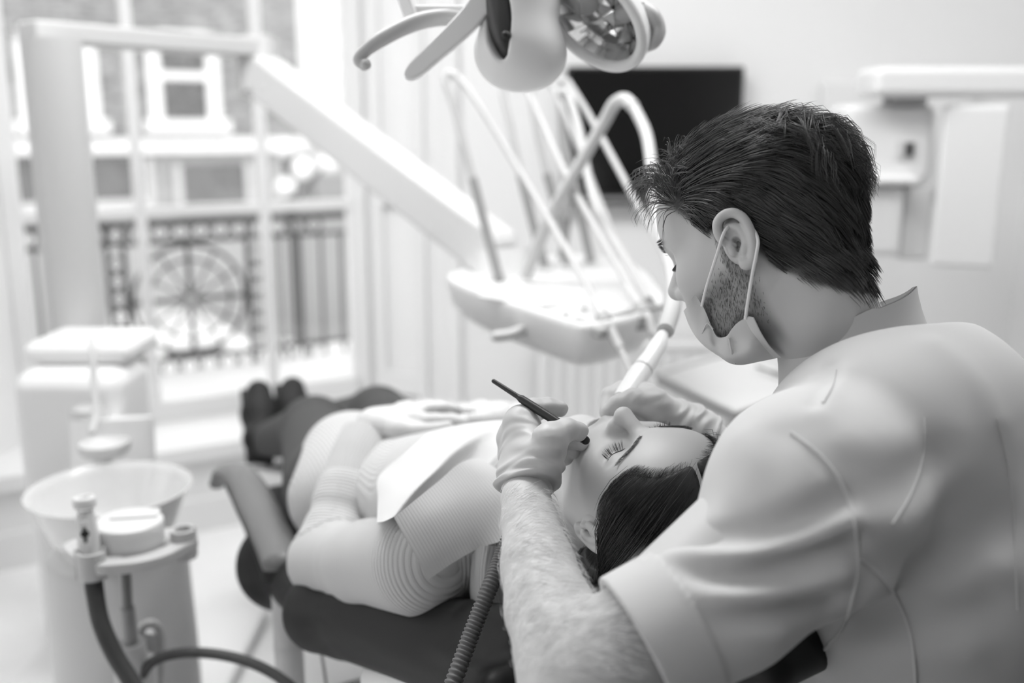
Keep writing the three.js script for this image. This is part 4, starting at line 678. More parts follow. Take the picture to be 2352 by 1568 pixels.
// an ear: x forward, y up, z out of the head
function earField() {
  const tubeOf = (pts, k) => { const n = pts.length * 4, c = spline(pts.map(([x, y, z]) => V(x, y, z)), n), last = pts.length - 1; return chain(k, c.map((p, i) => { const u = i / n * last, a = Math.min(last - 1, Math.floor(u)); return [p, mix(pts[a][3], pts[a + 1][3], u - a)]; })); };
  const helix = tubeOf([[0.004, 0.001, 0.004, 0.0032], [0.012, 0.01, 0.007, 0.0036], [0.0125, 0.02, 0.0105, 0.004], [0.008, 0.029, 0.013, 0.0043], [-0.001, 0.0325, 0.0145, 0.0045], [-0.0105, 0.0295, 0.016, 0.0046], [-0.0165, 0.02, 0.0165, 0.0045], [-0.0175, 0.008, 0.016, 0.0043], [-0.0155, -0.004, 0.0145, 0.004], [-0.0105, -0.015, 0.0115, 0.0042], [-0.004, -0.0235, 0.008, 0.0055], [0.003, -0.0225, 0.0055, 0.005]], 0.002);
  const anti = tubeOf([[0.002, 0.021, 0.0085, 0.0028], [-0.006, 0.016, 0.0108, 0.0034], [-0.0098, 0.006, 0.0115, 0.0036], [-0.008, -0.005, 0.0105, 0.0036], [-0.002, -0.0115, 0.0095, 0.004]], 0.003);
  const tragus = ell(V(0.0085, -0.004, 0.0065), 0.0045, 0.0062, 0.0045), lobe = ell(V(0.0005, -0.0215, 0.006), 0.0075, 0.008, 0.0042), plate = ell(V(-0.004, 0.004, 0.0055), 0.0135, 0.027, 0.0045), root = ell(V(0.003, 0.0, -0.004), 0.012, 0.02, 0.01), concha = ell(V(0.0005, -0.001, 0.01), 0.0066, 0.0088, 0.0105);
  return (x, y, z) => { let d = smin(plate(x, y, z + 0.18 * (x + 0.004)), root(x, y, z), 0.006); d = smax(d, -concha(x, y, z), 0.003); d = smin(d, helix(x, y, z), 0.003); d = smin(d, anti(x, y, z), 0.004); d = smin(d, tragus(x, y, z), 0.003); return smin(d, lobe(x, y, z), 0.004); };
}
function headFrame(F, C, at, s) {                   // matrix from head axes to the room
  const f = F.clone().normalize(), c = C.clone().addScaledVector(f, -C.dot(f)).normalize(), l = c.clone().cross(f);
  const m = new THREE.Matrix4().makeBasis(f.clone().multiplyScalar(s), c.clone().multiplyScalar(s), l.clone().multiplyScalar(s)); m.setPosition(at);
  return m;
}
let earForward = 0, earOut = 0;
const EAR_AT = (k) => { const ex = V(0.9, -0.16, 0.36 * k).normalize(), ey0 = V(0.2, 0.98, 0.02 * k), ez = ex.clone().cross(ey0).normalize().multiplyScalar(k), ey = ez.clone().cross(ex).multiplyScalar(k).normalize(); return new THREE.Matrix4().makeBasis(ex, ey, k > 0 ? ez : ez).setPosition(V(earForward, 0.004, (0.0705 + earOut - earForward * 0.15) * k)); };
function earMesh(k) { const g = fieldMesh(earField(), V(-0.026, -0.034, -0.014), V(0.02, 0.042, 0.026), 0.0012); return place(g, EAR_AT(k)); }
// how far forward the hair reaches at a given height
const LINE = [[-0.1, -0.13], [-0.075, -0.075], [-0.05, -0.045], [-0.03, -0.024], [-0.005, -0.012], [0.015, 0.008], [0.03, 0.026], [0.05, 0.046], [0.075, 0.066], [0.1, 0.08], [0.115, 0.085], [0.2, 0.09]];
function hairEdge(y) { return hairShift * smoothstep(y, -0.04, 0.03) * (1.5 - smoothstep(y, 0.07, 0.11)) + hairLine(y); }
function hairLine(y) { for (let i = 1; i < LINE.length; i++) if (y < LINE[i][0]) { const [a, b] = [LINE[i - 1], LINE[i]]; return mix(a[1], b[1], clamp((y - a[0]) / (b[0] - a[0]), 0, 1)); } return 0.09; }
let hairShift = 0;
const hairyAt = (x, y) => smoothstep(hairEdge(y) - x, -0.004, 0.006);
function scalpPoint(f, r, zMin = -0.2) {            // a random point of the scalp inside the hair line
  for (let n = 0; n < 60; n++) {
    const u = r() * 2 - 1, a = r() * Math.PI * 2, q = Math.sqrt(1 - u * u), dir = V(q * Math.cos(a), u, q * Math.sin(a)); let t = 0.02; const o = V(-0.005, 0.03, 0);
    for (let i = 0; i < 40; i++) { const p = o.clone().addScaledVector(dir, t), d = f(p.x, p.y, p.z); if (Math.abs(d) < 0.0004) break; t -= d * 0.9; }
    const p = o.clone().addScaledVector(dir, t);
    if (p.x < hairEdge(p.y) + (r() - 0.5) * 0.006 && p.z > zMin && p.y > -0.085) return p;
  }
  return null;
}
// one strand combed over a field: heading(p, t) gives the wish direction; it keeps a height above the surface
function comb(f, p0, heading, len, steps, height, stiff = 0.5) {
  const pts = [p0.clone()]; let dir = grad(f, p0).multiplyScalar(0.6).add(heading(p0, 0)).normalize(); const st = len / steps; let p = p0.clone();
  for (let i = 1; i <= steps; i++) {
    const t = i / steps, n = grad(f, p), w = heading(p, t); w.addScaledVector(n, -0.85 * w.dot(n));
    dir.multiplyScalar(stiff).addScaledVector(w, 1 - stiff).normalize();
    p = p.clone().addScaledVector(dir, st);
    const want = height * Math.min(1, t * 3.5), d = f(p.x, p.y, p.z);
    if (d < want) p.addScaledVector(n, (want - d) * 0.9); else if (d > want * 1.6 + 0.004) p.addScaledVector(n, -(d - want) * 0.4);
    pts.push(p.clone());
  }
  return pts;
}
// a hand from its joints: wrist [p, r], fingers [[p, r] x 4] knuckle to tip, thumb first
function handField(wrist, fingers, k = 0.009) {
  const palm = [], f = fingers.slice(1), th = fingers[0];
  for (const c of f) palm.push(cone(wrist[0], c[0][0], wrist[1], c[0][1] * 1.12));
  for (let i = 1; i < f.length; i++) palm.push(cone(f[i - 1][0][0], f[i][0][0], f[i - 1][0][1], f[i][0][1]));
  palm.push(cone(wrist[0], th[0][0], wrist[1] * 0.9, th[0][1]), cone(th[0][0], f[0][0][0], th[0][1] * 0.75, f[0][0][1] * 0.7));
  const P0 = union(0.014, ...palm), fs = fingers.map((c) => chain(0.003, c));
  return (x, y, z) => { let d = P0(x, y, z); for (const g of fs) d = smin(d, g(x, y, z), k); return d; };
}

function place(g, m) { g.applyMatrix4(m); if (m.determinant() < 0 && g.index) { const a = g.index.array; for (let i = 0; i < a.length; i += 3) { const t = a[i]; a[i] = a[i + 1]; a[i + 1] = t; } } return g; }
// ---------------------------------------------------------------- the patient lying in the chair
const skinP = mat(0.62, 0.48); skinP.vertexColors = true;
const woolTex = drawn(256, 256, (c) => { c.fillStyle = '#888'; c.fillRect(0, 0, 256, 256); for (let i = 0; i < 8; i++) { const g = c.createLinearGradient(i * 32, 0, i * 32 + 32, 0); g.addColorStop(0, '#303030'); g.addColorStop(0.12, '#909090'); g.addColorStop(0.5, '#f0f0f0'); g.addColorStop(0.88, '#909090'); g.addColorStop(1, '#303030'); c.fillStyle = g; c.fillRect(i * 32, 0, 32, 256); for (let j = 0; j < 16; j++) { c.fillStyle = '#101010'; c.fillRect(i * 32 - 3, j * 16 + (i % 2) * 8, 6, 7); c.fillRect(i * 32 + 253, j * 16 + (i % 2) * 8, 6, 7); } } });
const patientHead = (() => {
  const F = dirC(-0.22, 0.948, 0.262), C = dirC(0.51, -0.139, 0.836), tip = P(1426, 944, 1.035), s = 0.91, f = F.clone().normalize(), c = C.clone().addScaledVector(f, -C.dot(f)).normalize();
  const at = tip.clone().addScaledVector(f, -0.127 * s).addScaledVector(c, 0.001 * s);
  return { m: headFrame(F, C, at, s), f, c, at, s };
})();
{
  const person = thing('person', 'patient in a pale knitted sweater lying back with eyes closed', 'person');
  earForward = 0.012; earOut = 0.002; hairShift = 0.02;
  const HM = patientHead.m, hw = (x, y, z) => V(x, y, z).applyMatrix4(HM), HF = headField({ fine: 1, open: 1 });
  // joints
  const N0 = P(1272, 1165, 1.2), dn = (p, h) => p.clone().setY(h), along2 = (u, r, h) => N0.clone().addScaledVector(chairD, u).addScaledVector(chairR, r).setY(h);
  const chest = along2(0.13, 0, 0.783), belly = along2(0.33, 0, 0.735), hips = along2(0.52, 0, 0.69);
  const shL = along2(0.045, -0.155, 0.765), shR = along2(0.05, 0.16, 0.79), elL = P(752, 1288, 1.41), wrL = P(842, 1004, 1.53), elR = along2(0.32, 0.24, 0.74), wrR = P(1172, 962, 1.56);
  const hipL = P(770, 1120, 1.68), knL = P(722, 985, 2.06), anL = P(618, 1010, 2.42), hipR = hipL.clone().addScaledVector(chairR, 0.19), knR = P(868, 960, 2.1), anR = P(668, 985, 2.46);
  // hands
  const hand1 = handField([P(862, 980, 1.53), 0.024], [
    [[P(915, 985, 1.5), 0.0135], [P(962, 985, 1.485), 0.0095], [P(1002, 982, 1.475), 0.008], [P(1030, 976, 1.47), 0.0065]],
    [[P(948, 964, 1.51), 0.0115], [P(1000, 962, 1.5), 0.009], [P(1040, 962, 1.49), 0.008], [P(1066, 966, 1.485), 0.007]],
    [[P(944, 950, 1.53), 0.0115], [P(992, 936, 1.53), 0.009], [P(1026, 934, 1.53), 0.008], [P(1050, 938, 1.53), 0.007]],
    [[P(936, 944, 1.55), 0.011], [P(980, 930, 1.56), 0.0085], [P(1012, 930, 1.56), 0.0075], [P(1030, 934, 1.56), 0.0065]],
    [[P(924, 942, 1.57), 0.01], [P(962, 930, 1.58), 0.0075], [P(985, 930, 1.58), 0.0065], [P(1000, 934, 1.58), 0.006]]]);
  const hand2 = handField([P(1150, 962, 1.56), 0.022], [
    [[P(1118, 962, 1.53), 0.012], [P(1090, 962, 1.51), 0.009], [P(1068, 962, 1.5), 0.008], [P(1052, 964, 1.5), 0.0065]],
    [[P(1098, 948, 1.55), 0.011], [P(1060, 944, 1.54), 0.0085], [P(1034, 950, 1.53), 0.0075], [P(1016, 955, 1.53), 0.0065]],
    [[P(1100, 944, 1.57), 0.011], [P(1062, 938, 1.57), 0.0085], [P(1036, 944, 1.565), 0.0075], [P(1018, 950, 1.56), 0.0065]],
    [[P(1104, 942, 1.59), 0.011], [P(1070, 938, 1.59), 0.0085], [P(1048, 942, 1.59), 0.0075], [P(1034, 946, 1.59), 0.0065]],
    [[P(1110, 942, 1.61), 0.01], [P(1084, 940, 1.61), 0.0075], [P(1066, 944, 1.61), 0.0065], [P(1054, 948, 1.61), 0.006]]]);
  const bareTrunk = union(0.04, ell(chest, 0.14, 0.075, 0.16, chairR, V(0, 1, 0), chairD), ell(belly, 0.125, 0.065, 0.15, chairR, V(0, 1, 0), chairD), ell(hips, 0.14, 0.075, 0.12, chairR, V(0, 1, 0), chairD), cone(shL, elL, 0.045, 0.034), cone(elL, wrL, 0.034, 0.024), cone(shR, elR, 0.045, 0.034), cone(elR, wrR, 0.034, 0.024), cone(hipL, knL, 0.06, 0.045), cone(knL, anL, 0.044, 0.03), cone(hipR, knR, 0.06, 0.045), cone(knR, anR, 0.044, 0.03), cone(hw(-0.035, -0.08, 0), N0, 0.045, 0.05), cone(N0, shL, 0.045, 0.045), cone(N0, shR, 0.045, 0.045));
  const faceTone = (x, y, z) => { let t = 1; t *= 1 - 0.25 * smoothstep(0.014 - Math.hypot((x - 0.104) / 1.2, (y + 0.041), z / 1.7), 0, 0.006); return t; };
  const headNeck = (x, y, z) => { const v = V(x, y, z).applyMatrix4(HM); return smin(HF(x, y, z), bareTrunk(v.x, v.y, v.z) / patientHead.s, 0.03); };
  const head = fieldMesh(headNeck, V(-0.125, -0.165, -0.1), V(0.14, 0.15, 0.1), 0.0026, { color: faceTone }); place(head, HM);
  const body = part('body', [head, place(earMesh(1), HM), place(earMesh(-1), HM), fieldMesh(hand1, ...boundsOf([P(862, 980, 1.53), P(1066, 966, 1.48), P(985, 930, 1.58)], 0.04), 0.0032), fieldMesh(hand2, ...boundsOf([P(1150, 962, 1.56), P(1016, 955, 1.53), P(1084, 940, 1.61)], 0.04), 0.0034), fieldMesh(bareTrunk, ...boundsOf([N0, shL, shR, elL, elR, hipL, knL, anL, knR, anR, hips], 0.14), 0.013)], skinP, person);
  // eyes: lid line, lashes; brows
  const rL = rng(5), dark = mat(0.03, 0.5), browM = mat(0.16, 0.6); browM.vertexColors = true;
  for (const k of [1, -1]) {
    const edge = (t) => { const z = mix(0.0195, 0.047, t), y = 0.0215 - 0.0045 * Math.sin(t * Math.PI) + 0.002 * t; let x = 0.12; const f = HF; for (let i = 0; i < 60; i++) { const d = f(x, y, z * k); if (d < 0.0002) break; x -= d * 0.9; } return V(x, y, z * k); };
    const lashes = [], brows = [];
    for (let i = 0; i < 46; i++) { const t = 0.06 + 0.9 * rL(), o = edge(t), out = V(0.8, -0.5, (t - 0.35) * 0.9 * k).normalize(), l = 0.009 + rL() * 0.004, cl = (rL() - 0.5) * 0.003; lashes.push({ p: [0, 0.35, 0.7, 1].map((u) => hw(...o.clone().addScaledVector(out, l * u).add(V(0.001 * u * u, 0.0022 * u * u, cl * u)).toArray())), r: 0.00022, c: 1 }); }
    lashes.push({ p: Array.from({ length: 9 }, (_, i) => hw(...edge(i / 8).add(V(0.0002, 0, 0)).toArray())), r: 0.0006, c: 1 });
    for (let i = 0; i < 320; i++) { const t = rL(), z = mix(0.012, 0.052, t) * k, y = 0.0475 + 0.007 * Math.sin(Math.min(1, t * 1.35) * Math.PI * 0.62) - 0.008 * Math.max(0, t - 0.65) + (rL() - 0.5) * 0.0055 * (1 - t * 0.7); let x = 0.13; for (let j = 0; j < 60; j++) { const d = HF(x, y, z); if (d < 0.0002) break; x -= d * 0.9; } const o = V(x, y, z), out = V(-0.05, 0.75 - 1.1 * t + (rL() - 0.5) * 0.5, k).normalize(), n = grad(HF, o), l = 0.004 + rL() * 0.004; brows.push({ p: [0, 0.5, 1].map((u) => hw(...o.clone().addScaledVector(out, l * u).addScaledVector(n, 0.0006 * Math.sin(u * 3)).toArray())), r: 0.00016, c: 0.6 + rL() * 0.8 }); }
    part('eyelashes', strands(lashes), dark, body); part('eyebrow', strands(brows), browM, body);
  }
  const hairM = mat(0.045, 0.25); hairM.vertexColors = true;
    // hair: parted in the middle, combed back over the ears
  const rH = rng(77), gather = [V(-0.086, -0.03, 0.05), V(-0.086, -0.03, -0.05)];
  const hairVol = union(0.03, ell(V(-0.004, 0.05, 0), 0.105, 0.0885, 0.0825), ell(V(-0.055, -0.005, 0.03), 0.06, 0.06, 0.052), ell(V(-0.055, -0.005, -0.03), 0.06, 0.06, 0.052), cone(V(-0.07, -0.02, 0.045), V(-0.12, -0.07, 0.05), 0.04, 0.028));
  const vol = (x, y, z) => { let d = smin(hairVol(x, y, z), HF(x, y, z) - 0.006, 0.01); const part0 = Math.exp(-(z * z) / 0.00003) * 0.0074 * smoothstep(y, 0.06, 0.1); d += part0; return d; };
  const capField = (x, y, z) => { const edge = (hairEdge(y) - x), d = vol(x, y, z); return smax(smax(d, -edge * 0.75 + 0.004, 0.006), -Math.hypot((x - 0.011) / 1.1, y - 0.004, (Math.abs(z) - 0.09) * 0.9) + 0.041, 0.004); };
  const cap = fieldMesh(capField, V(-0.17, -0.12, -0.12), V(0.12, 0.16, 0.12), 0.0032, { color: () => 0.55 });
  const paths = [];
  for (let i = 0; i < 18000; i++) {
    const left = rH() < 0.78 ? 1 : -1, kind = rH();
    let p; if (kind < 0.42) { const t = rH(); p = V(mix(0.082, -0.06, t), 0, left * (0.0022 + rH() * 0.002)); p.y = 0.2; for (let j = 0; j < 60; j++) { const d = vol(p.x, p.y, p.z); if (Math.abs(d) < 0.0003) break; p.y -= d * 0.8; } } else { p = scalpPoint(HF, rH); if (!p) continue; if (Math.sign(p.z) !== left) p.z *= -1; p.addScaledVector(grad(HF, p), 0.006); }
    const g = gather[left > 0 ? 0 : 1].clone().add(V((rH() - 0.5) * 0.03, (rH() - 0.5) * 0.05, (rH() - 0.5) * 0.02)), tail = V(-0.1, -0.075, left * 0.03), wav = (rH() - 0.5) * 0.3;
    const heading = (q, t) => { const w = g.clone().sub(q), l = w.length(); w.normalize(); if (t < 0.3 && q.y > 0.05) w.lerp(V(-0.15, -0.15, left), 0.55 * (1 - t / 0.3)).normalize(); if (l < 0.03) w.lerp(V(-0.75, -0.55, left * 0.15).normalize(), 1 - l / 0.03).normalize(); w.y += wav * 0.15; const e = q.clone().sub(V(0.012, 0.0, 0.08 * left)), r = e.length(); if (r < 0.058) w.addScaledVector(e.setX(e.x * 0.4), (0.058 - r) / 0.058 * 70).normalize(); return w.normalize(); };
    const len = p.distanceTo(g) * 1.15 + 0.03 + rH() * 0.05;
    const line = comb(vol, p, heading, len, 11, -0.001 + rH() * 0.0028, 0.45); if (line.some((q) => q.x > hairEdge(q.y) + 0.006)) continue; const stop = line.findIndex((q) => Math.hypot(q.x - 0.01, q.y - 0.004) < 0.033 && Math.abs(q.z) > 0.055); if (stop >= 0 && stop < 4) continue; if (stop > 0) line.length = stop; line.forEach((q) => q.applyMatrix4(HM));
    paths.push({ p: line, r: 0.00017 + rH() * 0.0002, c: 0.4 + rH() * 0.9 + (rH() < 0.12 ? 1 : 0) });
  }
  for (let i = 0; i < 900; i++) {                   // short fine hairs along the hair line
    const y = 0.03 + rH() * 0.085, left = rH() < 0.8 ? 1 : -1; let z = 0.1, x = hairEdge(y) + (rH() - 0.6) * 0.006; for (let j = 0; j < 50; j++) { const d = HF(x, y, z * left); if (Math.abs(d) < 0.0003) break; z -= d * 0.8; if (z < 0.002) break; } if (z < 0.004) continue;
    const p = V(x, y, z * left); paths.push({ p: comb(HF, p, () => V(-0.8, -0.25 + (rH() - 0.5) * 0.4, 0.35 * left).normalize(), 0.014 + rH() * 0.016, 5, 0.001 + rH() * 0.004, 0.5).map((q) => q.applyMatrix4(HM)), r: 0.00013, c: 0.8 + rH() });
  }
  const hair = part('hair', strands(paths), hairM, person, 'dark hair parted in the middle'); part('under_hair', place(cap, HM), mat(0.04, 0.5), hair);
  // sweater, trousers, shoes
  const wool = mat(0.56, 0.95, { bumpMap: woolTex, bumpScale: 0.0013, sheen: 0.3, sheenRoughness: 0.6 });
  woolTex.repeat.set(1 / 0.042, 1 / 0.042);
  const armUV = (a, b) => { const ax = b.clone().sub(a).normalize(), ref = V(0, -1, -0.4).addScaledVector(ax, -V(0, -1, -0.4).dot(ax)).normalize(), oth = ax.clone().cross(ref); return (x, y, z) => { const v = V(x, y, z).sub(a); return [v.dot(ax), Math.atan2(v.dot(oth), v.dot(ref)) * 0.048]; }; };
  const trunk = union(0.05, cone(P(800, 1050, 1.7), P(778, 1150, 1.63), 0.078, 0.078), ell(chest, 0.16, 0.09, 0.19, chairR, V(0, 1, 0), chairD), ell(belly, 0.135, 0.084, 0.17, chairR, V(0, 1, 0), chairD), ell(hips, 0.15, 0.095, 0.1, chairR, V(0, 1, 0), chairD), cone(shL, chest, 0.062, 0.07), cone(shR, chest, 0.062, 0.07));
  const upperL = chain(0.02, [[shL, 0.066], [shL.clone().lerp(elL, 0.5).add(V(0, -0.004, 0)), 0.053], [elL, 0.05]]), lowerL = chain(0.02, [[elL, 0.049], [elL.clone().lerp(wrL, 0.5), 0.0445], [wrL.clone().lerp(elL, 0.08), 0.038]]), armR = chain(0.02, [[shR, 0.062], [elR, 0.05], [wrR.clone().lerp(elR, 0.1), 0.034]]);
  const wrinkle = (x, y, z) => { const e = Math.hypot(x - elL.x, y - elL.y, z - elL.z); return 0.0022 * Math.exp(-(e * e) / 0.006) * Math.sin(e * 240); };
  const arm = (x, y, z) => smin(upperL(x, y, z), lowerL(x, y, z), 0.03) + wrinkle(x, y, z);
  part('sweater', fieldMesh(trunk, ...boundsOf([chest, belly, hips, shL, shR, hipL], 0.2), 0.007, { uv: (x, y, z) => { const v = V(x, y, z).sub(N0); return [v.dot(chairR), v.dot(chairD) * 1.0]; } }), wool, person, 'pale ribbed knit sweater');
  const aU = armUV(shL, elL), aL = armUV(elL, wrL), sw = part('sleeve', [fieldMesh((x, y, z) => smax(arm(x, y, z), upperL(x, y, z) - lowerL(x, y, z), 0.0005), ...boundsOf([shL, elL], 0.09), 0.0045, { uv: aU }), fieldMesh((x, y, z) => smax(arm(x, y, z), lowerL(x, y, z) - upperL(x, y, z), 0.0005), ...boundsOf([elL, wrL], 0.09), 0.0045, { uv: aL })], wool, person);
  part('sleeve', fieldMesh(armR, ...boundsOf([shR, elR, wrR], 0.09), 0.008), wool, person);
  const cf = [wrL.clone().lerp(elL, 0.4), wrL.clone().lerp(elL, 0.2), wrL.clone().lerp(elL, -0.02)]; part('cuff', tube([...cf, wrL.clone().lerp(elL, 0.02)], [0.046, 0.0445, 0.039, 0.028], { seg: 24, rad: 36 }), wool, sw);
  const collarW = part('collar', tube(Array.from({ length: 20 }, (_, i) => { const a = i / 20 * Math.PI * 2; return N0.clone().addScaledVector(chairR, Math.cos(a) * 0.085).addScaledVector(V(0, 1, 0), Math.sin(a) * 0.06 - 0.012).addScaledVector(chairD, 0.01 + Math.sin(a) * 0.05); }), [[0.016, 0.011], [0.016, 0.011]], { seg: 60, rad: 14, closed: true }), wool, person);
  // ribbed band of the sweater at the back of the shoulder
  const wool2 = mat(0.34, 0.95, { bumpMap: woolTex, bumpScale: 0.0012 });
  part('shoulder_band', sheet([[[1086, 1272, 1.13], [1098, 1258, 1.1], [1118, 1252, 1.085], [1140, 1254, 1.09], [1160, 1262, 1.11]], [[1080, 1320, 1.13], [1094, 1316, 1.095], [1116, 1312, 1.08], [1140, 1312, 1.085], [1164, 1316, 1.11]], [[1080, 1370, 1.13], [1096, 1372, 1.095], [1118, 1374, 1.08], [1142, 1376, 1.085], [1170, 1376, 1.11]], [[1092, 1412, 1.13], [1106, 1420, 1.1], [1126, 1428, 1.09], [1150, 1436, 1.09], [1176, 1440, 1.12]]].map((r) => r.map((a) => P(...a))), 0.004, 6), wool2, person, 'darker ribbed knit band at the shoulder');
  const denim = mat(0.05, 0.75), legs = union(0.03, cone(hipL, knL, 0.088, 0.064), cone(knL, anL, 0.062, 0.043), cone(hipR, knR, 0.088, 0.064), cone(knR, anR, 0.06, 0.042), ell(hips, 0.165, 0.088, 0.13, chairR, V(0, 1, 0), chairD));
  part('trousers', fieldMesh(legs, ...boundsOf([hipL, knL, anL, hipR, knR, anR, hips], 0.17), 0.008), denim, person);
  const shoe = (heel, ball1, toe, lean) => {
    const f = union(0.03, cone(heel, ball1, 0.034, 0.041), cone(ball1, toe, 0.041, 0.031), cone(heel.clone().lerp(ball1, 0.3), heel.clone().lerp(ball1, 0.35).addScaledVector(camF, -0.05), 0.034, 0.036));
    const s = part('shoe', fieldMesh(f, ...boundsOf([heel, ball1, toe], 0.11), 0.005), mat(0.01, 0.7), person), up = toe.clone().sub(heel).normalize(), back = chairD.clone().addScaledVector(up, -chairD.dot(up)).normalize(), side = up.clone().cross(back);
    part('sole', frameBox(heel.clone().lerp(toe, 0.5).addScaledVector(back, 0.036), side.multiplyScalar(0.07), up.clone().multiplyScalar(heel.distanceTo(toe) + 0.05), back.multiplyScalar(0.014), 0.006), mat(0.02, 0.6), s);
    const lace = []; for (let i = 0; i < 4; i++) { const c = heel.clone().lerp(toe, 0.42 + i * 0.1).addScaledVector(back, -0.04 + i * 0.003); lace.push(tube([c.clone().addScaledVector(side.clone().normalize(), -0.022), c.clone().addScaledVector(back.clone().normalize(), -0.008), c.clone().addScaledVector(side.clone().normalize(), 0.022)], 0.003, { seg: 10, rad: 8 })); } part('laces', lace, mat(0.03, 0.7), s);
  };
  shoe(P(606, 1030, 2.45), P(596, 950, 2.5), P(594, 900, 2.52)); shoe(P(676, 1010, 2.5), P(670, 935, 2.54), P(672, 892, 2.56));
  // paper bib: laid over chest and arm, one corner folded over
  const all = (x, y, z) => Math.min(trunk(x, y, z), arm(x, y, z));
  const lay = (x, y, lift, fall = 1.32) => hit(all, EYE, P(x, y, 1), 0.4, 2.2, lift) ?? P(x, y, fall);
  const paper = mat(0.74, 0.8, { bumpMap: woolTex.clone(), bumpScale: 0.0003 }); paper.bumpMap.repeat.set(1 / 0.03, 1 / 0.05);
  const bib = thing('dental_bib', 'white paper dental bib draped over the sweater and upper arm', 'bib');
  const grid = (rows) => rows.map((r) => r.map(([x, y, l = 0.005]) => lay(x, y, l)));
  part('main_sheet', sheet(grid([
    [[985, 992, 0.006], [1045, 978, 0.006], [1110, 968, 0.006], [1180, 964, 0.006], [1240, 966, 0.006]],
    [[930, 1040, 0.01], [1000, 1028, 0.012], [1044, 1030, 0.03], [1110, 1018, 0.008], [1240, 1010, 0.006]],
    [[872, 1090, 0.012], [950, 1080, 0.012], [1004, 1074, 0.034], [1060, 1064, 0.008], [1240, 1060, 0.006]],
    [[868, 1145, 0.014], [912, 1140, 0.02], [948, 1130, 0.036], [1010, 1112, 0.008], [1240, 1110, 0.006]],
    [[866, 1200, 0.02], [884, 1196, 0.032], [906, 1186, 0.036], [960, 1170, 0.008], [1240, 1170, 0.006]]]), 0.0008, 6), paper, bib);
  part('folded_flap', sheet(grid([
    [[905, 1188, 0.05], [956, 1146, 0.045], [1008, 1104, 0.042], [1058, 1062, 0.04], [1100, 1050, 0.03]],
    [[932, 1236, 0.036], [992, 1192, 0.034], [1052, 1152, 0.03], [1108, 1104, 0.026], [1160, 1090, 0.02]],
    [[960, 1284, 0.024], [1022, 1240, 0.022], [1086, 1202, 0.018], [1150, 1150, 0.016], [1210, 1140, 0.012]],
    [[985, 1330, 0.014], [1044, 1290, 0.012], [1098, 1260, 0.01], [1150, 1244, 0.012], [1220, 1235, 0.012]]]), 0.0008, 6), paper, bib);
}
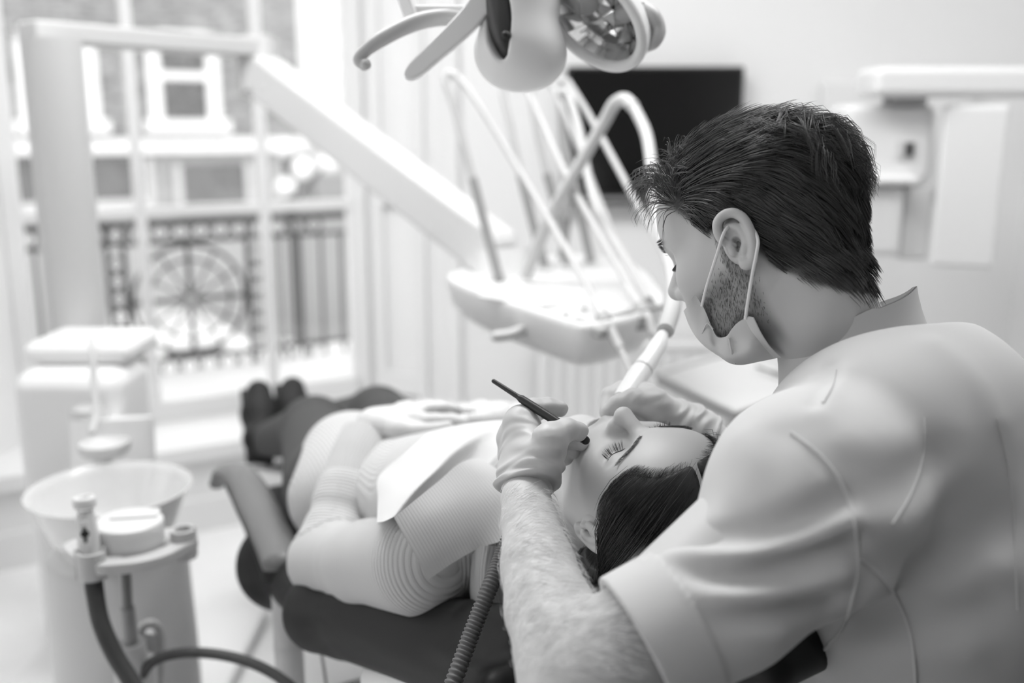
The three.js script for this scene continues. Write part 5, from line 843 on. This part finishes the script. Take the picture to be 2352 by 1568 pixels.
// ---------------------------------------------------------------- the dentist
const skinD = mat(0.55, 0.5); skinD.vertexColors = true;
{
  const person = thing('person', 'dentist with short hair, mask and pale tunic bending over the patient', 'person');
  // head
  const th = 19 * Math.PI / 180, al = 38 * Math.PI / 180, F = dirC(-Math.cos(th) * Math.cos(al), -Math.sin(th), -Math.cos(th) * Math.sin(al)), C = dirC(0, 1, 0), s = 0.9, earPt = P(1698, 572, 0.94);
  earForward = 0; earOut = 0.007; hairShift = 0;
  const HM0 = headFrame(F, C, V(0, 0, 0), s), off = V(0.0, 0.0, 0.078).applyMatrix4(HM0), HM = headFrame(F, C, earPt.clone().sub(off), s), hw = (x, y, z) => V(x, y, z).applyMatrix4(HM), HF = headField({ lips: true, chin: [-0.012, 0.016] });
  const beardAt = (x, y, z) => { const line = y < -0.012 - 0.35 * Math.max(0, x - 0.03) || (x < 0.024 && y < 0.02); const e = smoothstep(-0.014 - 0.42 * Math.max(0, x - 0.03) - y, -0.012, 0.014), side = smoothstep(x, -0.012, 0.004), side2 = smoothstep(y, -0.115, -0.085); return clamp(Math.max(e * side, x < 0.03 && y < 0.03 ? smoothstep(x, -0.004, 0.004) * smoothstep(0.028 - x, 0, 0.008) * smoothstep(0.03 - y, 0, 0.01) : 0), 0, 1) * (Math.abs(z) > 0.02 || y < -0.025 ? 1 : 0.3) * side2; };
  const tone = (x, y, z) => mix(mix(1, 0.3, 0.8 * beardAt(x, y, z)), 0.12, x < 0.05 ? hairyAt(x, y) : hairyAt(x, y));
  // joints of arms and body
  const elb = P(1340, 1590, 0.76), shL = P(1850, 1110, 0.82), foreL = [[P(1206, 1105, 0.988), 0.0205], [P(1208, 1150, 0.962), 0.0235], [P(1217, 1200, 0.935), 0.0265], [P(1236, 1300, 0.885), 0.033], [P(1262, 1400, 0.838), 0.0375], [P(1304, 1500, 0.79), 0.042], [elb, 0.045]];
  const foreField = union(0.02, chain(0.006, foreL), cone(elb, shL, 0.045, 0.05));
  const wrR = P(1598, 1000, 1.14), elR = P(1850, 1190, 1.12), shR = P(2124, 1040, 1.1), foreR = union(0.02, cone(P(1560, 975, 1.14), wrR, 0.024, 0.024), cone(wrR, elR, 0.025, 0.042), cone(elR, shR, 0.045, 0.05));
  // left hand: pen grasp on the black instrument
  const hl = handField([P(1210, 1100, 0.99), 0.022], [
    [[P(1246, 1056, 0.972), 0.0195], [P(1264, 1008, 0.962), 0.0158], [P(1302, 987, 0.97), 0.0108], [P(1328, 991, 0.983), 0.009]],
    [[P(1198, 972, 1.02), 0.0135], [P(1224, 941, 1.033), 0.0108], [P(1258, 936, 1.038), 0.0092], [P(1286, 939, 1.04), 0.0076]],
    [[P(1186, 1004, 1.04), 0.0135], [P(1262, 998, 1.06), 0.0102], [P(1306, 1008, 1.055), 0.009], [P(1334, 1016, 1.045), 0.0076]],
    [[P(1188, 1038, 1.055), 0.0135], [P(1250, 1030, 1.075), 0.0098], [P(1292, 1030, 1.07), 0.0085], [P(1318, 1034, 1.06), 0.0072]],
    [[P(1196, 1068, 1.06), 0.013], [P(1250, 1062, 1.075), 0.009], [P(1282, 1056, 1.072), 0.008], [P(1300, 1052, 1.066), 0.0068]]], 0.004);
  // right hand closed round the white handpiece
  const hr = handField([P(1590, 998, 1.14), 0.0235], [
    [[P(1500, 930, 1.115), 0.0165], [P(1455, 920, 1.105), 0.0125], [P(1420, 930, 1.1), 0.0102], [P(1400, 946, 1.1), 0.0085]],
    [[P(1482, 918, 1.15), 0.0145], [P(1430, 898, 1.155), 0.0108], [P(1402, 910, 1.145), 0.0098], [P(1394, 944, 1.13), 0.0082]],
    [[P(1498, 940, 1.165), 0.0145], [P(1440, 916, 1.175), 0.0105], [P(1408, 928, 1.165), 0.0095], [P(1398, 966, 1.145), 0.0078]],
    [[P(1520, 962, 1.175), 0.014], [P(1466, 945, 1.19), 0.01], [P(1432, 955, 1.18), 0.009], [P(1420, 985, 1.165), 0.0075]],
    [[P(1545, 985, 1.175), 0.0125], [P(1500, 980, 1.19), 0.009], [P(1472, 985, 1.185), 0.008], [P(1460, 1005, 1.175), 0.0068]]], 0.007);
  const neckBase = P(1945, 810, 0.995), trunkC = P(2080, 1010, 0.95), Lx = dirC(-0.6, 0, 0.8).normalize(), pel = P(2150, 1760, 0.93);
  const bare = union(0.02, cone(hw(-0.036, -0.06, 0), neckBase, 0.046, 0.046), cone(hw(-0.01, -0.04, 0), P(1905, 815, 0.998), 0.04, 0.04), cone(neckBase, trunkC.clone().addScaledVector(camF, 0.03), 0.05, 0.06), cone(trunkC.clone().addScaledVector(camF, 0.02), pel, 0.06, 0.08), cone(trunkC.clone().addScaledVector(camF, 0.03), shL, 0.04, 0.04), cone(trunkC, shR, 0.05, 0.045));
  const headNeck = (x, y, z) => { const v = V(x, y, z).applyMatrix4(HM); return smin(HF(x, y, z), bare(v.x, v.y, v.z) / s, 0.03); }, head = fieldMesh(headNeck, V(-0.135, -0.19, -0.1), V(0.14, 0.15, 0.1), 0.0025, { color: tone });
  const armF = union(0.01, foreField, foreR);
  const body = part('body', [place(head, HM), place(earMesh(1), HM), place(earMesh(-1), HM), fieldMesh(armF, ...boundsOf([elb, shL, wrR, elR, shR, P(1205, 1080, 1.0)], 0.07), 0.0055), fieldMesh(bare, ...boundsOf([hw(0, 0, 0), neckBase, trunkC, shL, shR, pel], 0.12), 0.008), fieldMesh((x, y, z) => hl(x, y, z) + 0.0018, ...boundsOf([P(1200, 1110, 0.98), P(1190, 940, 1.06), P(1340, 1000, 1.0)], 0.05), 0.0035), fieldMesh((x, y, z) => hr(x, y, z) + 0.0018, ...boundsOf([P(1590, 998, 1.14), P(1395, 900, 1.16)], 0.06), 0.0035)], skinD, person);
  // gloves, with creases
  const glove = mat(0.54, 0.42);
  const crease = (wr, ax, amp) => (x, y, z) => { const v = V(x, y, z).sub(wr), u = v.dot(ax), w = Math.sin(x * 91 + y * 37) * 0.004 + Math.sin(z * 120 - y * 60) * 0.003; return amp * (Math.sin((u + w) * 520) * 0.6 + Math.sin((u * 0.7 + v.y * 0.6 + w) * 330)) * (0.35 + Math.exp(-u * u / 0.0009)); };
  const gloveL = (() => { const wr = P(1212, 1095, 0.985), ax = P(1215, 990, 1.01).sub(wr).normalize(), c = crease(wr, ax, 0.0007), stopP = P(1208, 1118, 0.98); return fieldMesh((x, y, z) => { const u = V(x, y, z).sub(stopP).dot(ax); return smax(smin(hl(x, y, z), foreField(x, y, z) + 0.0005, 0.012) - 0.0012 + c(x, y, z) - 0.0022 * Math.exp(-Math.pow((u - 0.004) / 0.003, 2)), -u, 0.002); }, ...boundsOf([P(1205, 1130, 0.98), P(1180, 930, 1.07), P(1345, 1000, 1.0)], 0.05), 0.0018); })();
  part('glove', gloveL, glove, person, 'pale latex glove on the near hand');
  const gloveR = (() => { const wr = P(1575, 985, 1.14), ax = P(1500, 935, 1.14).sub(wr).normalize(), c = crease(wr, ax, 0.0007), stopP = P(1622, 1018, 1.14); return fieldMesh((x, y, z) => { const u = V(x, y, z).sub(stopP).dot(ax); return smax(smin(hr(x, y, z), foreR(x, y, z), 0.012) - 0.0012 + c(x, y, z) - 0.002 * Math.exp(-Math.pow((u - 0.004) / 0.003, 2)), -u, 0.002); }, ...boundsOf([P(1622, 1020, 1.14), P(1395, 895, 1.16), P(1500, 950, 1.2)], 0.05), 0.0019); })();
  part('glove', gloveR, glove, person, 'pale latex glove on the far hand');
  // forearm hair
  const rA = rng(15), down = [], fa = P(1208, 1112, 0.985), fb = elb;
  for (let i = 0; i < 2800; i++) {
    const y = 1120 + rA() * 430, x = 1130 + rA() * 330, p = hit(foreField, EYE, P(x, y, 1), 0.4, 1.3); if (!p) continue;
    const n = grad(foreField, p), ax = fa.clone().sub(fb).normalize(), side = ax.clone().cross(n), lay = side.multiplyScalar(0.75 + (rA() - 0.5) * 0.8).addScaledVector(ax, -0.15 + (rA() - 0.5) * 0.9).normalize(), l = 0.008 + rA() * 0.012, bend = (rA() - 0.5) * 0.5;
    down.push({ p: [0, 0.33, 0.66, 1].map((t) => p.clone().addScaledVector(lay, l * t).addScaledVector(ax, bend * l * t * t).addScaledVector(n, 0.0016 * Math.sin(t * 2.6) + 0.0008)), r: 0.00016 + rA() * 0.00009, c: 0.8 + rA() * 0.5 });
  }
  const fuzz = mat(0.85, 0.4); fuzz.vertexColors = true; part('forearm_hair', strands(down), fuzz, body);
  // hair
  const hairM = mat(0.065, 0.34); hairM.vertexColors = true;
  const rH = rng(2024), vol = union(0.03, ell(V(-0.006, 0.056, 0), 0.106, 0.092, 0.081), ell(V(0.03, 0.105, 0), 0.062, 0.045, 0.06), ell(V(-0.055, 0.02, 0), 0.05, 0.075, 0.062));
  const capField = (x, y, z) => smax(smax(vol(x, y, z) + 0.004, -Math.hypot((x - 0.002) / 1.1, y - 0.002, (Math.abs(z) - 0.09) * 0.9) + 0.036, 0.004), -(hairEdge(y) - x) * 0.75 - 0.001, 0.006);
  const cap = fieldMesh(capField, V(-0.14, -0.11, -0.11), V(0.12, 0.17, 0.11), 0.0035, { color: () => 0.6 });
  const paths = [], clump = new Map(), skinL = (x, y, z) => { const v = V(x, y, z).applyMatrix4(HM); return Math.min(HF(x, y, z), bare(v.x, v.y, v.z) / s); };
  const overEar = (q) => q.x > -0.02 && q.x < 0.024 && q.y > -0.034 && q.y < 0.034 && Math.abs(q.z) > 0.05;
  for (let i = 0; i < 17000; i++) {
    const p = scalpPoint(HF, rH); if (!p) continue;
    const key = Math.round(p.x * 90) + ',' + Math.round(p.y * 90) + ',' + Math.round(p.z * 90); if (!clump.has(key)) clump.set(key, [rH() - 0.5, rH() - 0.5, rH(), rH()]); const [j1, j2, j3, j4] = clump.get(key);
    const topness = smoothstep(p.y, 0.05, 0.105), front = smoothstep(p.x, 0.045, 0.085), back = smoothstep(-p.x, 0.02, 0.07);
    const heading = (q, t) => { const w = V(0, 0, 0); const up = smoothstep(q.y, 0.04, 0.11); w.add(V(-0.9, 0.12, 0.45 * Math.sign(q.z || 1)).multiplyScalar(up)); w.add(V(-0.55, -0.75, 0.05).multiplyScalar(1 - up)); if (front > 0.25) w.add(V(1.5, 1.0 - 2.2 * t, 0.5 * j1).multiplyScalar(front * 1.05)); w.add(V(j1 * 0.9, j2 * 0.5 + 0.1, j2 * 0.9).multiplyScalar(0.35 + 0.6 * topness)); return w.normalize(); };
    const nape = smoothstep(-0.01 - p.y, 0, 0.05), sideb = smoothstep(0.03 - p.y, 0, 0.03) * smoothstep(p.x, -0.03, 0);
    const len = mix(0.026, 0.062, topness) * (1 + 0.5 * back) * (1 - 0.55 * sideb) * (1 - 0.35 * nape) * (0.75 + j3 * 0.5), hgt = (0.004 + 0.009 * topness + 0.006 * front) * (0.3 + rH() * 0.9) + j4 * 0.003;
    const base = p.clone().addScaledVector(grad(HF, p), 0.002);
    const raw = comb(skinL, base, heading, len, 7, hgt + (vol(p.x, p.y, p.z) < 0 ? -vol(p.x, p.y, p.z) * 0.55 : 0), 0.55); const stop = raw.findIndex(overEar); if (stop >= 0 && stop < 3) continue;
    const line = (stop > 0 ? raw.slice(0, stop) : raw).map((q) => q.applyMatrix4(HM));
    paths.push({ p: line, r: 0.00026 + rH() * 0.00028, c: 0.5 + j4 * 0.7 + rH() * 0.6 });
  }
  const hair = part('hair', strands(paths), hairM, person, 'short tousled dark hair'); part('under_hair', place(cap, HM), mat(0.05, 0.5), hair);
  // beard stubble, brow, lashes
  const stub = [], tint = rng(99);
  for (let i = 0; i < 3000; i++) {
    const a = tint() * 1.5 - 0.2, y = -0.11 + tint() * 0.15, d0 = V(Math.sin(a), 0, Math.cos(a)); let t = 0.12; for (let j = 0; j < 40; j++) { const d = HF(d0.x * t, y, d0.z * t); if (Math.abs(d) < 0.0003) break; t -= d * 0.8; } const p = V(d0.x * t, y, d0.z * t);
    if (p.z < -0.01 || tint() > beardAt(p.x, p.y, p.z)) continue; const n = grad(HF, p), dirB = V(0.15 + (tint() - 0.5) * 0.5, -1, (tint() - 0.5) * 0.5).addScaledVector(n, 0.35).normalize(), l = 0.0025 + tint() * 0.0035;
    stub.push({ p: [0, 0.5, 1].map((u) => p.clone().addScaledVector(dirB, l * u).addScaledVector(n, -0.0008 * u * u).applyMatrix4(HM)), r: 0.00022, c: 0.6 + tint() * 0.9 });
  }
  const beardM = mat(0.1, 0.5); beardM.vertexColors = true; part('beard', strands(stub), beardM, body);
  const brow = [], lash = [];
  for (let i = 0; i < 90; i++) { const t = tint(), z = mix(0.012, 0.052, t), y = 0.046 + 0.006 * Math.sin(Math.min(1, t * 1.3) * 2) + (tint() - 0.5) * 0.008; let x = 0.13; for (let j = 0; j < 60; j++) { const d = HF(x, y, z); if (d < 0.0002) break; x -= d * 0.9; } const o = V(x, y, z), n = grad(HF, o), out = V(0, 0.25 - 0.7 * t, 1).normalize(), l = 0.006 + tint() * 0.004; brow.push({ p: [0, 0.5, 1].map((u) => o.clone().addScaledVector(out, l * u).addScaledVector(n, 0.0015 * u).applyMatrix4(HM)), r: 0.0003, c: 1 }); }
  for (let i = 0; i < 40; i++) { const t = tint(), z = mix(0.022, 0.048, t), y = 0.021; let x = 0.13; for (let j = 0; j < 60; j++) { const d = HF(x, y, z); if (d < 0.0002) break; x -= d * 0.9; } const o = V(x, y, z); lash.push({ p: [0, 0.4, 0.8, 1].map((u) => o.clone().add(V(0.007 * u, -0.006 * u + 0.001 * u * u, 0.002 * u)).applyMatrix4(HM)), r: 0.0004, c: 1 }); }
  part('eyebrow', strands(brow), beardM, body); part('eyelashes', strands(lash), beardM, body);
  // mask and its loops
  const maskM = mat(0.74, 0.85, { transmission: 0.12, thickness: 0 });
  const HI = HM.clone().invert(), headW = (x, y, z) => { const v = V(x, y, z).applyMatrix4(HI); return HF(v.x, v.y, v.z) * s; }, faceW = (x, y, z) => Math.min(headW(x, y, z), bare(x, y, z));
  const worn = (l) => l.map(([x, y, lift, d]) => { const h = hit(faceW, EYE, P(x, y, 1), 0.6, 1.25, lift); return h ?? P(x, y, d ?? 1.0); });
  const mask = part('face_mask', sheet([
    worn([[1597, 676, 0.004, 1.06], [1606, 690, 0.004, 1.03], [1616, 706, 0.004], [1634, 748, 0.004], [1648, 774, 0.005], [1668, 772, 0.005], [1680, 756, 0.004], [1698, 738, 0.004], [1722, 728, 0.004]]),
    worn([[1588, 690, 0.008, 1.06], [1597, 712, 0.008, 1.035], [1608, 736, 0.008, 1.015], [1630, 770, 0.008], [1644, 788, 0.006], [1668, 796, 0.009], [1688, 786, 0.006], [1714, 774, 0.006], [1738, 764, 0.005]]),
    worn([[1578, 704, 0.01, 1.062], [1590, 738, 0.01, 1.04], [1604, 766, 0.01, 1.02], [1628, 792, 0.01, 1.0], [1646, 804, 0.01, 0.99], [1670, 822, 0.014, 0.985], [1696, 818, 0.014, 0.98], [1728, 806, 0.014, 0.975], [1760, 796, 0.008, 0.97]]),
    worn([[1570, 714, 0.008, 1.068], [1584, 750, 0.008, 1.05], [1600, 776, 0.008, 1.035], [1624, 800, 0.008, 1.02], [1646, 814, 0.008, 1.012], [1676, 834, 0.01, 1.005], [1702, 838, 0.01, 1.0], [1746, 830, 0.012, 0.99], [1786, 822, 0.008, 0.975]])], 0.0012, 5), maskM, person, 'pale surgical mask pulled below the nose');
  part('mask_edge_band', tube(worn([[1720, 728, 0.005], [1738, 764, 0.006], [1760, 796, 0.009, 0.968], [1784, 820, 0.009, 0.973]]), [[0.006, 0.0009], [0.006, 0.0009]], { seg: 16, rad: 10 }), maskM, mask);
  part('pleat', tube(worn([[1612, 765, 0.0095, 1.012], [1626, 742, 0.009, 0.995], [1638, 756, 0.008, 0.99]]), 0.0008, { seg: 12, rad: 6 }), maskM, mask);
  part('pleat', tube(worn([[1674, 776, 0.007], [1680, 805, 0.012, 0.97], [1688, 835, 0.011, 1.0]]), 0.0011, { seg: 12, rad: 6 }), maskM, mask);
  const loop = mat(0.8, 0.7); part('ear_loop', tube(worn([[1612, 702, 0.005, 1.01], [1624, 655, 0.009], [1645, 590, 0.015], [1664, 532, 0.014], [1680, 514, 0.003]]), 0.0016, { seg: 30, rad: 8 }), loop, mask);
  part('ear_loop', tube(worn([[1712, 732, 0.005], [1718, 690, 0.01], [1728, 630, 0.018], [1738, 580, 0.018], [1741, 552, 0.014], [1732, 530, 0.008], [1716, 518, 0.002]]), 0.0016, { seg: 36, rad: 8 }), loop, mask);
  // tunic
  const cloth = mat(0.56, 0.78, { sheen: 0.25, sheenRoughness: 0.5 });
  const slA = [P(1850, 1195, 0.81), P(1668, 1367, 0.785), P(1462, 1486, 0.772)], slAx = slA[2].clone().sub(slA[1]).normalize();
  const trunk = union(0.04, cone(trunkC.clone().addScaledVector(Lx, -0.07), trunkC.clone().addScaledVector(Lx, 0.06), 0.112, 0.105), cone(trunkC, P(2112, 1310, 0.93), 0.118, 0.128), cone(P(2112, 1310, 0.93), P(2170, 1500, 1.03), 0.128, 0.112), cone(P(2170, 1500, 1.03), pel.clone().addScaledVector(camF, 0.09), 0.112, 0.13), cone(P(1890, 985, 1.0), P(1960, 1100, 0.97), 0.044, 0.095), cone(P(1965, 985, 0.99), trunkC, 0.05, 0.1), cone(P(1945, 1010, 0.985), shL, 0.048, 0.06), cone(P(2030, 930, 1.0), shR, 0.05, 0.07), ball(shL, 0.068));
  const sleeveF = chain(0.015, [[P(1880, 1150, 0.83), 0.078], [slA[0], 0.075], [slA[1], 0.057], [slA[2], 0.0575]]);
  const shellF = union(0.035, trunk, sleeveF);
  const cc = P(1947, 782, 0.997), ca = dirC(0.897, 0.443, 0.0).normalize(), cb = dirC(0.0, 0.1, 1).normalize(), cv = dirC(-0.16, 0.98, 0.1).normalize();
  // folds: ridges (+) and hollows (-) running over the cloth
  const laid = (l) => l.map(([x, y]) => hit(shellF, EYE, P(x, y, 1), 0.35, 1.4) ?? P(x, y, 0.9));
  const folds = [
    [[[1560, 1240], [1680, 1232], [1820, 1200], [1930, 1150]], -0.009, 0.0105], [[[1540, 1275], [1700, 1275], [1850, 1240], [1950, 1195]], 0.0065, 0.012], [[[1500, 1310], [1650, 1325], [1800, 1310], [1950, 1260]], -0.011, 0.0115], [[[1470, 1345], [1600, 1370], [1760, 1365], [1930, 1320]], 0.008, 0.013], [[[1480, 1395], [1600, 1420], [1740, 1415], [1900, 1390]], -0.009, 0.011], [[[1520, 1450], [1640, 1470], [1780, 1460]], 0.005, 0.014],
    [[[1700, 1010], [1740, 1060], [1720, 1130], [1650, 1180]], 0.0022, 0.016], [[[1780, 1000], [1760, 1080], [1700, 1160]], -0.0022, 0.016], [[[1840, 1000], [1900, 1060], [2000, 1080], [2090, 1070]], -0.003, 0.02], [[[1860, 960], [1960, 1010], [2080, 1020], [2200, 1000]], 0.002, 0.02], [[[1990, 1150], [2080, 1120], [2150, 1040]], -0.004, 0.018],
    [[[2000, 1210], [2110, 1180], [2200, 1080]], 0.004, 0.018], [[[1990, 1290], [2100, 1310], [2200, 1280], [2300, 1200]], -0.006, 0.02], [[[2000, 1400], [2120, 1420], [2260, 1390]], -0.008, 0.022], [[[2020, 1350], [2150, 1360], [2280, 1310]], 0.006, 0.02], [[[1940, 1480], [2080, 1500], [2220, 1490]], 0.005, 0.018], [[[1905, 840], [1895, 880], [1870, 930]], -0.002, 0.007], [[[1945, 850], [1910, 900], [1885, 950]], 0.0015, 0.01], [[[2150, 790], [2230, 860], [2290, 960]], 0.003, 0.016]
  ].map(([l, a, w]) => ({ p: spline(laid(l), 10), a, w }));
  const near = (p, l) => { let m = 1e9; for (let i = 1; i < l.length; i++) { const a = l[i - 1], bx = l[i].x - a.x, by = l[i].y - a.y, bz = l[i].z - a.z, px = p[0] - a.x, py = p[1] - a.y, pz = p[2] - a.z, t = clamp((px * bx + py * by + pz * bz) / (bx * bx + by * by + bz * bz), 0, 1), d = (px - bx * t) ** 2 + (py - by * t) ** 2 + (pz - bz * t) ** 2; if (d < m) m = d; } return m; };
  const foldAt = (x, y, z) => { let s2 = 0; const p = [x, y, z]; for (const f of folds) { const m = near(p, f.p), k = m / (f.w * f.w); if (k < 6) s2 += f.a * Math.exp(-k); } return s2; };
  const inner = cone(slA[2].clone().addScaledVector(slAx, -0.03), slA[2].clone().addScaledVector(slAx, 0.06), 0.049, 0.055), mouthP = plane(slA[2], slAx), neckCut = (x, y, z) => { const v = V(x, y, z).sub(cc), h = v.dot(cv); v.addScaledVector(cv, -h); return Math.max(v.length() - 0.105, -(h + 0.036)); };
  const tunicF = (x, y, z) => { let d = shellF(x, y, z); if (Math.abs(d) < 0.05) { d -= foldAt(x, y, z) * smoothstep(-mouthP(x, y, z), 0.035, 0.08) ; } const u = mouthP(x, y, z); if (u > -0.09) { d -= 0.0028 * smoothstep(u, -0.046, -0.043) * smoothstep(-sleeveF(x, y, z), -0.03, 0.02); d = smax(d, u, 0.002); if (sleeveF(x, y, z) < 0.03) d = smax(d, -inner(x, y, z), 0.003); } return smax(d, -neckCut(x, y, z), 0.02); };
  const tunic = part('tunic', fieldMesh(tunicF, ...boundsOf([trunkC, P(2120, 1420, 0.93), pel, shL, shR, slA[2], P(1900, 900, 0.97), P(2300, 1000, 0.95)], 0.16), 0.0034), cloth, person, 'pale short sleeved tunic');
  // raised seams lying on the cloth
  const seamLines = [[[1817, 993], [1880, 1042], [1930, 1105], [1962, 1190], [1971, 1280], [1962, 1360], [1936, 1440], [1885, 1500]], [[1978, 1284], [2030, 1330], [2066, 1385], [2090, 1450], [2102, 1530], [2104, 1590]], [[1920, 850], [1912, 885], [1890, 925]], [[2125, 960], [2122, 1040], [2095, 1130], [2050, 1205]], [[2290, 960], [2318, 1080], [2330, 1220], [2338, 1400]]];
  seamLines.forEach((l, n) => { const c = spline(l.map(([x, y]) => V(x, y, 0)), 44).map((p) => hit(tunicF, EYE, P(p.x, p.y, 1), 0.35, 1.4)).filter(Boolean); if (c.length > 4) part('seam', tube(c, n < 2 ? 0.0016 : 0.0011, { seg: 90, rad: 8 }), cloth, tunic); });
  // far sleeve
  part('sleeve', fieldMesh(chain(0.02, [[shR, 0.07], [elR.clone().lerp(shR, 0.45), 0.066], [elR.clone().lerp(shR, 0.12), 0.062]]), ...boundsOf([shR, elR], 0.1), 0.008), cloth, person);
  // trousers and clogs
  const fwd = V(-0.8, 0, -0.6), lft = V(-0.6, 0, 0.8), hipC = V(pel.x, 0.6, pel.z), legF = [];
  for (const k of [1, -1]) { const hp = hipC.clone().addScaledVector(lft, 0.09 * k), kn = hp.clone().addScaledVector(fwd, 0.36).addScaledVector(lft, 0.05 * k).setY(0.53), an = kn.clone().addScaledVector(fwd, -0.02).setY(0.1); legF.push(cone(hp, kn, 0.085, 0.064), cone(kn, an, 0.062, 0.05)); const toe = an.clone().addScaledVector(fwd, 0.13).setY(0.035); part('shoe', fieldMesh(cut(0.004, union(0.03, cone(an.clone().setY(0.045), toe, 0.045, 0.036)), plane(V(0, 0.003, 0), V(0, 1, 0))), ...boundsOf([an, toe], 0.08), 0.008), mat(0.6, 0.5), person); }
  part('trousers', fieldMesh(union(0.04, ball(hipC, 0.13), ...legF), hipC.clone().add(V(-0.65, -0.58, -0.5)), hipC.clone().add(V(0.25, 0.2, 0.3)), 0.011), cloth, person);
  // standing collar
  const cp = [];
  const rows = [[-0.034, 1.08], [-0.02, 1.03], [-0.004, 0.99], [0.008, 0.97], [0.019, 0.965]];
  for (const [h, k] of rows) for (let i = 0; i <= 60; i++) { const a = Math.PI / 2 + i / 60 * Math.PI * 2, bk = Math.cos(a); cp.push(cc.clone().addScaledVector(ca, bk * 0.0755 * k).addScaledVector(cb, -Math.sin(a) * 0.078 * k).addScaledVector(cv, h * (bk < 0 ? 1.12 : 1) + 0.0015 * Math.sin(i * 0.5))); }
  const cg = thickGrid(cp, rows.length, 61, -0.0035); part('collar', cg, cloth, person, 'standing collar of the tunic');
}
{ // stool the dentist sits on
  const t = thing('dentist_stool', 'low round rolling stool under the dentist', 'stool'), c = P(2150, 1760, 0.93);
  part('seat', lathe([[0, 0.44], [0.16, 0.44], [0.185, 0.46], [0.185, 0.5], [0.16, 0.52], [0, 0.525]], 40).translate(c.x, 0, c.z), mat(0.04, 0.45), t); part('gas_column', tube([V(c.x, 0.1, c.z), V(c.x, 0.45, c.z)], 0.025, { smooth: false }), steel0, t);
  for (let i = 0; i < 5; i++) { const a = i / 5 * 6.2832 + 0.3, e = V(c.x + Math.cos(a) * 0.25, 0.075, c.z + Math.sin(a) * 0.25); const l = part('foot', tube([V(c.x, 0.12, c.z), e], [0.02, 0.014], { smooth: false, rad: 10 }), steel0, t); part('caster', new THREE.CylinderGeometry(0.03, 0.03, 0.03, 18).rotateZ(Math.PI / 2).translate(e.x, 0.03, e.z), mat(0.03, 0.6), l); }
}
{ // the black instrument in the near hand
  const t = thing('dental_instrument', 'thin black dental instrument held in the near gloved hand', 'dental instrument'), m = mat(0.012, 0.4), a = P(1134, 875, 1.032), b = P(1345, 1011, 0.985), at = (f) => a.clone().lerp(b, f);
  part('shaft', tube([at(0), at(0.3)], [0.0023, 0.0028], { smooth: false, rad: 14, round: true }), m, t); part('grip', tube([at(0.28), at(0.31), at(0.5), at(1)], [0.003, 0.0042, 0.0046, 0.0044], { smooth: false, rad: 16, round: true }), m, t);
}
// ---------------------------------------------------------------- draw
scene.traverse((o) => { if (o.isMesh) { o.castShadow = true; o.receiveShadow = true; } if (o.isLight) o.castShadow = true; });
renderer.render(scene, camera);
